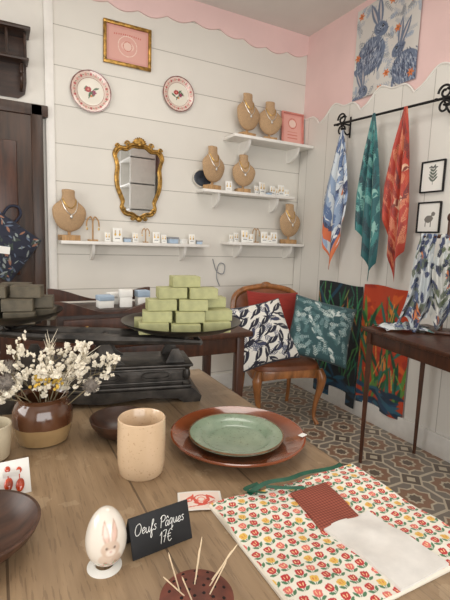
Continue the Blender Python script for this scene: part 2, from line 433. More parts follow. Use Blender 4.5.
# ================================================================= SCALE
SR=rad(-12)
sc_=empty('balance_scale',(.29,1.325,TZ),(0,0,SR),'antique black cast iron two-pan balance scale','scale')
sbt=[]
low=[(-.285,0),(-.235,0),(-.215,.014),(-.12,.022),(-.04,.012),(0,.009),(.04,.012),(.12,.022),(.215,.014),(.235,0),(.285,0),(.29,.018),(.275,.034),(.26,.044),(-.26,.044),(-.275,.034),(-.29,.018)]
sbt.append((tf(gprism(low,.18),(0,-.09,0)),M_iron))
for z,dx,dy,h in ((.044,.52,.168,.010),(.060,.49,.15,.006),(.100,.50,.155,.008),(.112,.525,.172,.008)): sbt.append((tf(gbox(dx,dy,h,.003),(0,0,z)),M_iron))
sbt.append((tf(gbox(.475,.135,.075,.006),(0,0,.044)),M_iron))
for y,s in ((-.071,-1),(.071,1)):
    for x in (-.15,0,.15):
        sbt.append((gtube([(x+.058*math.cos(t)*(abs(math.cos(t))**-.5 if abs(math.cos(t))>.2 else 1)*.7,y,.083+.010*math.sin(t)) for t in np.linspace(0,2*math.pi,28,endpoint=False)],.0026,6,True),M_iron))
for x in (-.245,.245):
    for y in (-.07,.07): sbt.append((tf(glathe([(0,0),(.012,0),(.014,.008),(.008,.018),(.012,.036),(.008,.052),(.014,.062),(0,.066)],12),(x,y,.050)),M_iron))
mk('base',sbt,parent=sc_)
yk=[(-.06,0),(.06,0),(.035,.018),(.014,.066),(-.014,.066),(-.035,.018)]
mk('column',(tf(glathe([(0,0),(.04,0),(.034,.01),(.016,.03),(.02,.05),(.012,.062),(0,.078)],20),(0,0,.119)),M_iron),parent=sc_)
for y in (-.066,.054): mk('yoke',(tf(gprism(yk,.012),(0,y,.119)),M_iron),parent=sc_)
for x in (-.21,.21):
    for y in (-.06,.05): mk('upright',(tf(gprism([(-.03,0),(.03,0),(.010,.045),(-.010,.045)],.012),(x,y,.119)),M_iron),parent=sc_)
bp=catmull([(-.34,0,.228),(-.18,0,.21),(0,0,.196),(.16,0,.188),(.29,0,.178)],6)
mk('beam',(gm(gtube([(p.x,-.045,p.z) for p in bp],[.008,.013,.018,.013,.008],8),gtube([(p.x,.045,p.z) for p in bp],[.008,.013,.018,.013,.008],8),
   *[gtube([(x,-.05,z),(x,.05,z)],.009,8) for x,z in ((-.34,.228),(-.27,.219),(0,.196),(.235,.182),(.29,.178))]),M_iron),parent=sc_)
PR=(.238,.213); PL=(-.272,.252)
for x,z in ((PL[0],.219),(PR[0],.182)):
    zt_=(PL[1] if x<0 else PR[1])-.004
    mk('pan_support',(gm(*[gtube(catmull([(x+.0,0,z),(x+dx*.5,dy*.5,z+(zt_-z)*.4),(x+dx,dy,zt_)],6),.007,8) for dx,dy in ((.09,0),(-.09,0),(0,.09),(0,-.09))]),M_iron),parent=sc_)
def dish(r,d): return glathe([(0,0),(r*.55,0),(r*.8,d*.35),(r*.95,d*.8),(r,d),(r*1.015,d*1.02),(r*1.01,d*.93),(r*.97,d*.72),(r*.82,d*.28),(r*.56,-.004),(0,-.004)],56)
mk('pan',(tf(dish(.188,.03),(PR[0],0,PR[1])),M_pan),parent=sc_)
mk('pan',(tf(dish(.15,.03),(PL[0],0,PL[1])),M_pan),parent=sc_)
def sw(x,y,z):
    c,s=math.cos(SR),math.sin(SR); return (.29+x*c-y*s,1.325+x*s+y*c,TZ+z)
sp=mk('soap_bar',(gbox(.088,.056,.034,.0018,1),M_soap),sw(PR[0],0,PR[1]),label='olive green rectangular soap bar stacked in a pyramid',cat='soap',group='green soap bars on the scale pan')
lay=[[(-.098,-.066),(-.003,-.078),(.094,-.066),(-.106,-.004),(0,-.016),(.102,-.004),(-.05,.056),(.05,.056)],
     [(-.085,-.048),(.012,-.062),(.108,-.034),(-.045,.022),(.055,.030)],
     [(-.072,-.038),(.025,-.048),(.0,.026),(.098,.012)],
     [(-.038,-.022),(.058,-.034),(.01,.038)],[(.005,-.012)]]
first=True
for k,L in enumerate(lay):
    for (x,y) in L:
        out_=math.hypot(x,y)>.10 and k==0
        p=sw(PR[0]+x,y,PR[1]+.001+k*.0345+(.003 if out_ else 0)); rz=SR+random.uniform(-.08,.08)
        if first: sp.location=p; sp.rotation_euler=(0,0,rz); first=False
        else: dup(sp,p,(0,0,rz))
sd=mk('soap_bar',(gbox(.080,.052,.034,.0018,1),M_soapd),sw(PL[0],0,PL[1]),label='dark green brown soap bar stacked on the scale pan',cat='soap',group='dark soap bars on the scale pan')
first=True
for k,L in enumerate([[(-.046,-.064),(.045,-.065),(-.09,.0),(.0,-.003),(.092,-.003),(-.045,.06),(.046,.06)],[(-.05,-.05),(.04,-.055),(.085,.008),(-.01,.01)],[(-.03,-.04),(.06,-.03),(.02,.03)]]):
    for (x,y) in L:
        p=sw(PL[0]+x,y,PL[1]+.001+k*.0345); rz=SR+random.uniform(-.08,.08)
        if first: sd.location=p; sd.rotation_euler=(0,0,rz); first=False
        else: dup(sd,p,(0,0,rz))

# ================================================================= JAR + DRIED FLOWERS
JX,JY=.09,1.10
prf=[(0,0),(.052,0),(.060,.004),(.067,.03),(.070,.055),(.068,.078),(.062,.094),(.056,.103),(.057,.109),(.060,.114),(.056,.114),(.052,.104),(.058,.088),(.063,.07),(.06,.03),(0,.01)]
q=NB('brown glazed jar with raw foot'); o=q.xyz(); nz=q.noise(14,5)
edge_=q.math('ADD',o[2],q.math('MULTIPLY',nz,.012))
upc=q.mix(nz,rgba((50,30,20)),rgba((112,70,46))); lowc=q.mix(nz,rgba((132,106,72)),rgba((174,146,104)))
q.l(q.mix(q.math('GREATER_THAN',edge_,.052),lowc,upc),q.b.inputs['Base Color']); q.b.inputs['Roughness'].default_value=.16; q.b.inputs['Coat Weight'].default_value=.8
mk('jar',(glathe(prf,64),q.m),(JX,JY,TZ),label='round brown glazed ceramic jar holding dried flowers',cat='vase')
def spray(seed,L):
    r=random.Random(seed); stems=[];bl=[]
    main=catmull([(0,0,0),(r.uniform(-.01,.01),r.uniform(-.01,.01),L*.4),(r.uniform(-.03,.03),r.uniform(-.02,.02),L*.75),(r.uniform(-.05,.05),r.uniform(-.03,.03),L)],6)
    stems.append(gtube(main,[.0014,.0009,.0005],5))
    for i in range(8,len(main)):
        for _ in range(2):
            b=main[i]; a=r.uniform(0,6.28); l=r.uniform(.015,.04); e=b+Vector((math.cos(a)*l,math.sin(a)*l,r.uniform(.4,1.3)*l))
            stems.append(gtube([b,(b+e)/2+Vector((0,0,.004)),e],.0005,4))
            for _ in range(r.randint(2,5)):
                t=r.uniform(.6,1.1); c=b+(e-b)*t+Vector([r.uniform(-.006,.006) for _ in range(3)]); s=r.uniform(.003,.0058)
                for m_ in range(4): bl.append(tf(gball(s*1.4,s*.8,s*.25,6,4),c,(r.uniform(0,3),r.uniform(0,3),r.uniform(0,3))))
    return gm(*stems),gm(*bl)
def flower(kind,seed,L):
    e=empty('dried_flower',(JX,JY,TZ+.03),(0,0,0),group='dried flower stems in the jar')
    if kind=='w':
        s,b=spray(seed,L); mk('stem',(s,M_stem),parent=e); mk('blossoms',(b,M_blos),parent=e)
        tag(e,'dried stem with clusters of tiny white blossoms','flower')
    elif kind=='g':
        r=random.Random(seed); gs=[gtube([(0,0,0),(.006,0,L*.5),(.0,.008,L)],[.0014,.0006],5)]
        for i in range(34):
            t=r.uniform(.5,1); a=r.uniform(0,6.28); b=Vector((0,0,L*t)); l=r.uniform(.02,.045)
            gs.append(gtube([b,b+Vector((math.cos(a)*l*.4,math.sin(a)*l*.4,l))],[.0012,.0003],4))
        mk('stem',(gm(*gs),mat('pale dried grass',(226,216,194),.8,var=.15,scale=60)),parent=e); tag(e,'feathery pale dried grass stem','dried grass')
    elif kind=='t':
        mk('stem',(gtube([(0,0,0),(.004,0,L*.5),(0,.003,L)],.0013,5),M_stem),parent=e)
        sp_=[gball(.014,.014,.014,10,7)]; r=random.Random(seed)
        for i in range(150):
            d=Vector((r.gauss(0,1),r.gauss(0,1),r.gauss(0,1))).normalized(); sp_.append(gtube([d*.011,d*.021],[.0011,.0004],3))
        mk('flower_head',(tf(gm(*sp_),(0,.003,L)),M_thistle),parent=e); tag(e,'dried spiky grey thistle ball on a thin stem','flower')
    else:
        mk('stem',(gtube([(0,0,0),(.004,0,L*.5),(0,.003,L)],.0013,5),M_stem),parent=e)
        r=random.Random(seed); bb=[tf(gball(.004,.004,.004,6,4),[r.gauss(0,.008),r.gauss(0,.008),L+r.gauss(0,.006)]) for _ in range(20)]
        mk('flower_head',(gm(*bb),M_yel),parent=e); tag(e,'dried stem with clustered yellow blooms','flower')
    return e
pw=[flower('w',s,l) for s,l in ((1,.20),(2,.175),(3,.23))]; pt=flower('t',4,.175); py_=flower('y',5,.14); pg=[flower('g',6,.21)]
def setrot(o,tx,az,L=None):
    o.rotation_euler=(Matrix.Rotation(az,3,'Z')@Matrix.Rotation(tx,3,'Y')).to_euler()
    o.location=(JX-math.sin(tx)*math.cos(az)*.02,JY-math.sin(tx)*math.sin(az)*.02,TZ+.03)
for i,(t,a) in enumerate([(.32,2.9),(.10,0),(.86,-.15),(.60,3.4),(.55,.35),(.55,-.6),(.72,-2.9),(.40,-1.5)]):
    o=pw[i] if i<3 else dup(pw[i%3],(0,0,0)); setrot(o,t,a)
for i,(t,a) in enumerate([(.25,1.0),(.62,.1)]):
    o=pg[i] if i<1 else dup(pg[0],(0,0,0)); setrot(o,t,a)
for i,(t,a) in enumerate([(.66,-2.6),(.88,-.55),(.5,2.9)]):
    o=pt if i==0 else dup(pt,(0,0,0)); setrot(o,t,a)
for i,(t,a) in enumerate([(.35,-1.9),(.45,-1.1)]):
    o=py_ if i==0 else dup(py_,(0,0,0)); setrot(o,t,a)

# ================================================================= THINGS ON THE TABLE
mk('tumbler',(glathe([(0,0),(.044,0),(.0475,.004),(.0505,.03),(.0512,.07),(.0505,.112),(.050,.121),(.048,.123),(.046,.12),(.046,.02),(.04,.01),(0,.009)],64),M_tumb),(.264,.855,TZ),label='pale peach glazed stoneware tumbler',cat='cup')
mk('cup',(glathe([(0,0),(.03,0),(.036,.006),(.04,.04),(.042,.08),(.040,.082),(.038,.04),(.03,.012),(0,.01)],48),mat('cream stoneware',(206,194,168),.4,var=.1,coat=.3)),(-.022,1.04,TZ),label='cream stoneware cup beside the dried flower jar',cat='cup')
def bowl(r,h): return glathe([(0,0),(r*.4,0),(r*.75,h*.3),(r*.95,h*.75),(r,h),(r*.95,h*1.0),(r*.88,h*.78),(r*.68,h*.38),(r*.35,h*.16),(0,h*.14)],48)
mk('bowl',(bowl(.075,.05),M_bowl),(.265,1.04,TZ),label='small dark carved wooden bowl behind the tumbler',cat='bowl')
mk('bowl',(bowl(.10,.045),M_bowl),(-.047,.728,TZ),label='shallow dark wooden bowl at the table front',cat='bowl')
PX,PY=.52,.885
mk('plate',(glathe([(0,0),(.095,0),(.10,.004),(.125,.012),(.158,.022),(.166,.026),(.167,.030),(.163,.031),(.155,.027),(.125,.018),(.10,.010),(0,.008)],72),M_plateb),(PX,PY,TZ),label='large red-brown glazed earthenware plate',cat='plate')
M_rim=mat('brown glaze rim',(112,84,56),.25,coat=.5,var=.3,scale=40)
mk('plate',[(glathe([(0,0),(.07,0),(.074,.003),(.086,.010),(.112,.017),(.1165,.020),(.117,.0230),(.113,.0235),(.092,.018),(.084,.0140),(.078,.0075),(.07,.005),(0,.0045)],72),M_plateg),(gtube([(.1155*math.cos(a),.1155*math.sin(a),.0230) for a in np.linspace(0,2*math.pi,72,endpoint=False)],.0022,6,True),M_rim)],(PX-.008,PY-.005,TZ+.009),label='celadon green glazed plate on the brown plate',cat='plate')
mk('price_tag',(gbox(.02,.013,.001,0),M_card),(.655,.80,TZ+.0315),(0,0,.3),label='tiny white paper price tag on the plate rim',cat='tag')
U,Vv,X,Y=sheet_coords(90,66,.085,.062)
cv=Cv(X,Y,(228,222,214)); cv.rect(.004,.004,.081,.058,(232,214,202))
for i in range(9): cv.leaf(.016+.006*i,.03+.012*math.sin(i),.012,.003,i*.7,(214,92,74))
cv.ring(.045,.034,.014,.0014,(206,80,66)); cv.ring(.045,.034,.007,.0012,(226,130,110)); cv.ell(.066,.02,.008,.005,.4,(226,140,120)); cv.line([(.02,.012),(.05,.016),(.07,.03)],.0012,(206,90,76))
P=np.stack([X-.0425,Y-.031,.0012+.002*np.sin(U*3.1)],-1)
mk('art_card',(ggrid(P),M_paper),(.333,.70,TZ),(0,0,-.35),label='small white card printed with coral red drawing',cat='card',colors=cv.c)
sg=empty('price_sign',(.226,.607,TZ),(0,0,.10),'folded black chalkboard price sign','sign')
tilt=rad(-20)
mk('front_panel',(tf(gbox(.106,.002,.062,.0008),(0,0,0),(tilt,0,0)),M_slate),parent=sg)
mk('back_panel',(tf(gbox(.106,.002,.062,.0008),(0,.043,0),(-tilt,0,0)),M_slate),parent=sg)
# handwritten strokes, one list of pen strokes per letter (x-height = 1)
HAND={'O':(1.45,[[(.7,2),(.2,1.7),(0,.8),(.35,.05),(.95,.25),(1.2,1.2),(.85,1.95),(.5,1.9)]]),
'e':(.78,[[(0,.4),(.42,.55),(.58,.82),(.36,1),(.06,.7),(.05,.25),(.3,0),(.75,.3)]]),
'u':(.92,[[(0,.95),(.02,.3),(.22,0),(.5,.3),(.6,.95)],[(.6,.95),(.6,.25),(.75,0),(.9,.25)]]),
'f':(.68,[[(.0,.3),(.35,1.2),(.55,1.8),(.45,2.1),(.28,1.8),(.2,.5),(.12,-.7),(.25,-1.0),(.4,-.6),(.28,.1),(.68,.35)]]),
's':(.72,[[(.52,.85),(.34,1),(.14,.8),(.3,.55),(.5,.3),(.34,.0),(.04,.12)]]),
'P':(1.15,[[(.25,2.0),(.2,0)],[(.0,1.6),(.35,2.05),(.95,1.95),(1.0,1.35),(.6,1.0),(.25,1.05)]]),
'â':(.9,[[(.58,.85),(.3,1),(.03,.6),(.12,.08),(.38,.1),(.58,.55),(.6,.95)],[(.6,.95),(.6,.2),(.74,0),(.88,.25)],[(.1,1.3),(.38,1.75)],[(.38,1.75),(.62,1.3)]]),
'q':(.9,[[(.58,.85),(.3,1),(.03,.6),(.12,.08),(.38,.1),(.58,.55),(.6,.95)],[(.6,.95),(.58,-.9)],[(.58,-.9),(.85,-.4)]]),
'1':(.62,[[(.0,1.4),(.35,2.0)],[(.35,2.0),(.33,0)]]),'7':(.9,[[(0,1.9),(.35,2.0),(.72,1.95)],[(.72,1.95),(.3,0)],[(.15,1.0),(.65,1.05)]]),
'€':(1.0,[[(.95,1.7),(.6,2),(.22,1.5),(.18,.6),(.5,.02),(.95,.3)],[(0,1.25),(.72,1.3)],[(0,.8),(.66,.85)]]),' ':(.6,[])}
def hand(s,width,z0,xo):
    tot=sum(HAND[c][0] for c in s); k=width/tot; x=0; gs=[]
    for i,c in enumerate(s):
        w_,st_=HAND[c]
        for stt in st_:
            pts=[((x+a+.22*b-tot/2)*k+xo,-.0022,(b+.10*math.sin(i*1.7))*k+z0) for a,b in stt]
            if len(pts)>2: pts=catmull(pts,6)
            gs.append(gtube(pts,.00058,5))
        x+=w_
    return gs
lt=gm(*hand('Oeufs Pâques',.088,.034,-.002),*hand('17€',.022,.010,.004))
lt=tf(lt,(0,0,0),(tilt,0,0))
mk('lettering',(lt,M_chalk),parent=sg,label='handwritten white chalk lettering',smooth=False)
# egg
nu,nv=190,140
U,Vv=np.meshgrid(np.linspace(0,1,nu,endpoint=False),np.linspace(0,1,nv))
th=U*2*math.pi; ph=Vv*math.pi
hz=-np.cos(ph); rr=.0305*np.sin(ph)*(1-.13*hz)
P=np.stack([rr*np.cos(th),rr*np.sin(th),.047+.046*hz],-1)
ex=(th-1.5*math.pi)*.0305; ez=P[...,2]-.047
cv=Cv(ex,ez,(232,224,212)); pk=(226,192,176); br=(190,156,138)
cv.ell(-.001,-.021,.018,.013,0,(222,202,184)); cv.ell(.010,-.024,.009,.010,.4,(210,188,170))
cv.leaf(-.007,.019,.018,.0056,1.80,br);cv.leaf(-.007,.019,.0155,.0036,1.80,pk)
cv.leaf(.008,.019,.018,.0056,1.30,br);cv.leaf(.008,.019,.0155,.0036,1.30,pk)
cv.ell(0,-.003,.0140,.0125,0,(214,190,170)); cv.ell(0,-.008,.0075,.0055,0,(236,224,212)); cv.ell(-.007,0,.003,.003,0,(226,204,188)); cv.ell(.007,0,.003,.003,0,(226,204,188))
cv.ell(-.006,-.0005,.0015,.0018,0,(60,44,38)); cv.ell(.006,-.0005,.0015,.0018,0,(60,44,38)); cv.ell(0,-.006,.0015,.0010,0,(196,120,112))
cv.blur(2)
for i in range(16):
    a=i*.45; cv.leaf(-.019+.0025*i,-.030-.003*math.sin(i),.0048,.0016,a,(206,140,128) if i%2 else (156,166,134))
cv.blur(1)
mk('decorated_egg',(ggrid(P,True),M_glz),(.135,.613,TZ+.002),label='cream painted egg with a rabbit drawing',cat='egg',colors=cv.c)
mk('egg_stand',(glathe([(.013,0),(.026,0),(.026,.0012),(.018,.004),(.014,.004),(.013,.0)],40),M_card),(.132,.611,TZ),label='white paper ring stand under the painted egg',cat='stand')
HX,HY=.225,.474
dm=empty('stick_holder',(HX,HY,TZ),(0,0,0),'round terracotta holder pierced with small holes','holder')
mk('body',(glathe([(0,0),(.034,0),(.045,.006),(.051,.015),(.050,.023),(.044,.028),(.030,.0325),(.015,.0345),(0,.035)],56),M_terra),parent=dm)
hl=[]
for rr_,n_,z in ((.011,5,.0345),(.024,9,.0333),(.037,13,.0302)):
    for i in range(n_):
        a=i*2*math.pi/n_+rr_*20; hl.append(tf(gball(.0026,.0026,.0012,8,4),(rr_*math.cos(a),rr_*math.sin(a),z)))
mk('hole_pattern',(gm(*hl),mat('dark hole',(30,14,10),.9)),parent=dm)
skw=mk('wooden_stick',(gm(gtube([(0,0,0),(0,0,.062)],[.0009,.0009],6),gtube([(0,0,.062),(0,0,.067)],[.0009,.0002],6)),M_stick),(HX,HY,TZ+.025),label='thin pale wooden stick in the terracotta holder',cat='stick',group='sticks in the terracotta holder')
for i,(dx,dy,a,b) in enumerate([(0,.01,.05,.10),(-.014,.0,-.62,.15),(.014,.0,.50,.15),(-.010,-.010,-.38,.25),(.01,-.012,.28,.25),(.02,.008,.75,.0),(-.02,.008,-.25,-.1),(.004,.016,.18,-.1)]):
    o=skw if i==0 else dup(skw,(0,0,0)); o.location=(HX+dx,HY+dy,TZ+.026); o.rotation_euler=(b,a,0)
mk('soap_slice',(tf(gbox(.05,.02,.016,.006),(0,0,0)),mat('cream wax',(214,198,150),.5,var=.08)),(.128,.500,TZ),(0,0,.1),label='cream coloured oval slice at the table front',cat='soap')
# earring card lying tilted, orange oval drops
ec=empty('earring_card',(.014,.866,TZ),(rad(-34),0,.05),'white card holding orange oval drop earrings','jewelry')
mk('card',(gbox(.066,.0012,.066,.0004),M_card),parent=ec)
for x,dz in ((-.006,.002),(.014,-.003)):
    mk('earring',(gm(tf(gball(.0078,.004,.0125,20,12),(x,-.004,.020+dz),(0,.15,0)),tf(gball(.0050,.003,.0060,14,10),(x,-.003,.048+dz)),gtube([(x,-.003,.03+dz),(x,-.003,.044+dz)],.0009,4)),M_orange),parent=ec)
mk('backing_support',(tf(gbox(.03,.0012,.05,.0004),(0,.028,0.012),(rad(50),0,0)),M_card),parent=ec)

# ---- floral placemat pouch
nx,ny=340,300; W_,H_=.355,.30
U,Vv,X,Y=sheet_coords(nx,ny,W_,H_)
cv=Cv(X,Y,(234,228,214))
RD=(190,46,48);YE=(228,184,82);PK=(222,110,100);GR=(76,122,84)
sx_=.0230; sy_=.0212; rr2=random.Random(4)
for j in range(16):
    for i in range(17):
        x=i*sx_+(sx_/2 if j%2 else 0)-.002+rr2.uniform(-.0012,.0012); y=j*sy_+.002+rr2.uniform(-.0012,.0012); a=rr2.uniform(-.4,.4)
        col=(RD,PK,RD,YE,RD)[(i+2*j)%5]; inn=(246,214,160) if col!=YE else (210,96,60); s=1.08
        ca,sa=math.cos(a),math.sin(a)
        def at(u,v): return x+(u*ca-v*sa)*s,y+(u*sa+v*ca)*s
        cv.leaf(*at(-.0056,-.0056),.0056*s,.0023*s,2.4+a,GR); cv.leaf(*at(.0056,-.0056),.0056*s,.0023*s,.7+a,GR); cv.line([at(0,-.009),at(0,0)],.0007,GR)
        cv.ell(*at(0,.0008),.0062*s,.0056*s,a,col); cv.ell(*at(-.0034,.0040),.0028*s,.0030*s,a,col); cv.ell(*at(.0034,.0040),.0028*s,.0030*s,a,col); cv.ell(*at(0,.0046),.0026*s,.0030*s,a,col)
        cv.leaf(*at(-.0022,.0016),.0034*s,.0007*s,1.85+a,inn); cv.leaf(*at(.0022,.0016),.0034*s,.0007*s,1.3+a,inn)
wave=lambda X,Y: .0085+.0022*np.sin(X*22+1)+.0022*np.sin(Y*31)+.001*np.sin((X+Y)*60)
P=np.stack([X,Y,wave(X,Y)],-1)
def ring_edge(off,z): 
    e=np.concatenate([P[0],P[1:,-1],P[-1,::-1][1:],P[::-1,0][1:-1]]).copy()
    c=np.array([W_/2,H_/2]); d=e[:,:2]-c; e[:,:2]=c+d*(1+off/np.maximum(np.abs(d).max(1,keepdims=True),.01)); 
    if z is not None: e[:,2]=e[:,2]*z[0]+z[1]
    return e
E0=ring_edge(0,None);E1=ring_edge(.0025,(.6,0));E2=ring_edge(.0015,(0,.0004))
ne=len(E0); G=(np.concatenate([E0,E1,E2]),[[i+o_,(i+1)%ne+o_,(i+1)%ne+ne+o_,i+ne+o_] for o_ in (0,ne) for i in range(ne)])
cc=np.concatenate([cv.c.reshape(-1,3),np.ones((3*ne,3))*np.array((232,224,208))])
pm=empty('fabric_pouch',(.342,.372,TZ),(0,0,0),'folded fabric pouch printed with red and yellow tulips','pouch')
mk('printed_cloth',(gm(ggrid(P),G),M_cloth),parent=pm,colors=cc)
def patch(x0,y0,x1,y1,sk,m,name,colors=None,zoff=.002,n=60,lab=None,ruf=0):
    U,Vv,_,_=sheet_coords(n,n,1,1); X=x0+U*(x1-x0)+sk*(Vv-.5); Y=y0+Vv*(y1-y0)
    P=np.stack([X,Y,wave(X,Y)+zoff+.0015*np.sin(math.pi*U)*np.sin(math.pi*Vv)+ruf*(.001*np.sin(U*8+Vv*5)+.0007*np.sin(Vv*16-U*6)+.001)],-1)
    b=[P[0],P[1:,-1],P[-1,::-1][1:],P[::-1,0][1:-1]]; e=np.concatenate(b); e2=e.copy(); e2[:,2]-=zoff+.002; k=len(e)
    return mk(name,(gm(ggrid(P),(np.concatenate([e,e2]),[[i,(i+1)%k,(i+1)%k+k,i+k] for i in range(k)])),m),parent=pm,colors=colors,label=lab)
patch(.155,.0,.262,.158,-.01,mat('sheer white cotton lining',(226,222,216),.8,var=.05,scale=30,sheen=.3),'lining_panel',lab='plain white cotton lining',ruf=1,zoff=.003)
q=NB('rust checked cotton'); o=q.xyz(); a_=q.math('GREATER_THAN',q.math('FRACT',q.math('MULTIPLY',o[0],170)),.5); b_=q.math('GREATER_THAN',q.math('FRACT',q.math('MULTIPLY',o[1],170)),.5)
q.l(q.mix(q.math('MULTIPLY',q.math('ADD',a_,b_),.5),rgba((112,48,38)),rgba((158,86,66))),q.b.inputs['Base Color']); q.b.inputs['Roughness'].default_value=.85
patch(.15,.156,.238,.262,.012,q.m,'rust_pocket',zoff=.0045,lab='rust red checked cotton pocket')
rb=[(.08,.296,.010),(.13,.309,.014),(.18,.300,.016),(.23,.308,.013),(.30,.304,.010),(.335,.312,.008)]
def ribbon(pts,w):
    c=catmull(pts,8); V=[];F=[]
    for i,p in enumerate(c):
        t=(c[min(i+1,len(c)-1)]-c[max(i-1,0)]).normalized(); s=Vector((-t.y,t.x,0))*w/2
        V+= [tuple(p-s),tuple(p+s+Vector((0,0,.002)))]
        if i: F.append([2*i-2,2*i,2*i+1,2*i-1])
    return np.array(V),F
for pts,w_ in ((rb,.011),([(.11,.280,.014),(.08,.308,.012),(.12,.322,.008)],.01),([(.12,.295,.016),(.16,.272,.016),(.19,.262,.015)],.009)):
    mk('ribbon_tie',(ribbon(pts,w_),M_ribbon),parent=pm,label='dark green ribbon')

# ================================================================= BACK WALL THINGS
YW=YB-.02
def framed(name,w,h,fw,cv,fm,loc,rot,label,cat,mt=M_paper,dep=.02,n=(70,60)):
    e=empty(name,loc,rot,label,cat)
    bars=gm(tf(gbox(w,dep,fw,.004),(0,-dep/2,-h/2)),tf(gbox(w,dep,fw,.004),(0,-dep/2,h/2-fw)),
            tf(gbox(fw,dep,h-2*fw+.004,.004),(-w/2+fw/2,-dep/2,-h/2+fw-.002)),tf(gbox(fw,dep,h-2*fw+.004,.004),(w/2-fw/2,-dep/2,-h/2+fw-.002)))
    mk('frame',(bars,fm),parent=e)
    X,Y=cv.X,cv.Y
    P=np.stack([X,np.full_like(X,-.006),Y],-1); mk('print',(ggrid(P),mt),parent=e,colors=cv.c); return e
def centered(w,h,nx,ny):
    X,Y=np.meshgrid(np.linspace(-w/2,w/2,nx),np.linspace(-h/2,h/2,ny)); return X,Y
X,Y=centered(.30,.24,110,90); cv=Cv(X,Y,(212,156,146)); cv.rect(-.13,-.1,.13,.1,(218,166,154))
cv.ring(0,-.005,.065,.002,(236,214,200)); cv.ell(0,-.005,.045,.03,0,(230,196,182)); cv.ring(0,-.005,.03,.002,(196,104,92))
for x in np.linspace(-.09,.09,13): cv.ell(x,.068-.8*x*x,.004,.006,0,(200,110,98))
framed('framed_print',.335,.275,.022,cv,M_gold,(.855,YW-.002,2.58),(0,0,0),'gold framed pink print hanging on white boards','picture')
def wallplate(x,z,r,lab,seed):
    nu=140
    A=np.linspace(0,2*math.pi,nu,endpoint=False); prof=catmull([(0,0,.0),(.55,0,.0),(.66,0,-.02),(.8,0,-.10),(1.0,0,-.15)],14)
    pr=np.array([(p.x,p.z) for p in prof]); R_=pr[:,0][:,None]*np.ones(nu); T=np.ones(len(pr))[:,None]*A
    rip=1+.008*np.cos(T*12)*(R_>.9)
    Xp=R_*np.cos(T)*r*rip; Zp=R_*np.sin(T)*r*rip; Yp=(pr[:,1][:,None]*np.ones(nu))*r*.9
    cv=Cv(Xp/r,Zp/r,(230,224,210)); rr=random.Random(seed)
    d=np.hypot(cv.X,cv.Y); cv.put((d>.70)&(d<.93),(224,196,184)); cv.put(abs(d-.97)<.03,(126,80,78)); cv.put(abs(d-.66)<.012,(170,110,104))
    for i in range(20):
        a=i*math.pi/10; cv.ell(.81*math.cos(a),.81*math.sin(a),.07,.05,a,(184,92,92) if i%2 else (206,150,140)); cv.leaf(.81*math.cos(a+.16),.81*math.sin(a+.16),.06,.02,a+1.4,(116,134,104))
    for i in range(5): cv.leaf(rr.uniform(-.3,.3),rr.uniform(-.3,.2),.16,.05,rr.uniform(0,6),(76,106,76))
    cv.ell(-.12,.1,.15,.13,.2,(166,50,56)); cv.ell(.15,-.02,.12,.11,.2,(142,58,88)); cv.ell(-.12,.1,.05,.05,.2,(214,140,120)); cv.ell(.02,-.2,.07,.06,.2,(200,120,60)); cv.line([(-.1,-.3),(0,-.1),(.1,.0)],.02,(70,104,70))
    P=np.stack([Xp,Yp,Zp],-1)
    mk('wall_plate',(ggrid(P,True),M_glz),(x,YW-.004,z),label=lab,cat='plate',colors=cv.c)
wallplate(.605,2.235,.135,'white scalloped plate with painted flowers hung on boards',2)
wallplate(1.235,2.33,.124,'smaller floral plate with dark rim hung on boards',5)
mk('wall_plaque',[(tf(gball(.082,.008,.066,32,8),(0,0,0)),mat('navy enamel',(52,60,72),.3,coat=.4,var=.3,scale=30)),(gtube([(.082*math.cos(a),-.004,.066*math.sin(a)) for a in np.linspace(0,2*math.pi,48,endpoint=False)],.006,8,closed=True),mat('white enamel',(214,208,196),.4))],(1.45,YW-.01,1.745),label='small dark oval plaque with pale rim',cat='plaque')
mr=empty('wall_mirror',(.94,YW-.012,1.665),(0,0,0),'ornate gilt cartouche wall mirror with shell crest','mirror')
half=[(0,.262),(.05,.262),(.095,.235),(.15,.232),(.178,.19),(.166,.145),(.158,.10),(.165,.03),(.158,-.04),(.135,-.10),(.118,-.145),(.125,-.185),(.098,-.225),(.05,-.235),(0,-.26)]
full=half+[(-x,z) for x,z in half[-2:0:-1]]
cur=catmull([(x,0,z) for x,z in full],6,True)
mk('frame',(gtube(cur,.0135,10,True,flat=(0,1,0)),M_gold),parent=mr)
mk('inner_bead',(gtube([p*.93+Vector((0,-.012,0)) for p in cur],.005,8,True,flat=(0,1,0)),M_gold),parent=mr)
n=len(cur); Vg=np.array([(0,-.002,0)]+[(p.x*.95,-.002,p.z*.95) for p in cur]); mk('glass',((Vg,[[0,i+1,(i+1)%n+1] for i in range(n)]),M_mirror),parent=mr,smooth=False)
orn=[tf(gball(.010,.009,.030,10,8),(math.sin(a)*.024,-.012,.266+math.cos(a)*.022),(0,a,0)) for a in np.linspace(-1.25,1.25,9)]+[tf(gball(.016,.012,.014,12,8),(0,-.018,.262))]
mk('crest',(gm(*orn),M_gold),parent=mr)
for s in (-1,1):
    for (cx,cz,r0,tn,d) in ((.085,.258,.026,1.4,1),(.155,.235,.022,1.3,1),(.11,-.195,.02,1.2,-1),(.045,-.252,.02,1.2,-1)):
        pts=[(s*(cx+r0*(1-t*.8)*math.cos(t*tn*2*math.pi)*.8),-.012,cz+d*r0*(1-t*.8)*math.sin(t*tn*2*math.pi)) for t in np.linspace(0,1,22)]
        mk('scroll',(gtube(pts,[.006,.005,.007],8),M_gold),parent=mr)
mk('foot_ornament',(tf(gball(.022,.01,.02,10,8),(0,-.014,-.262)),M_gold),parent=mr)

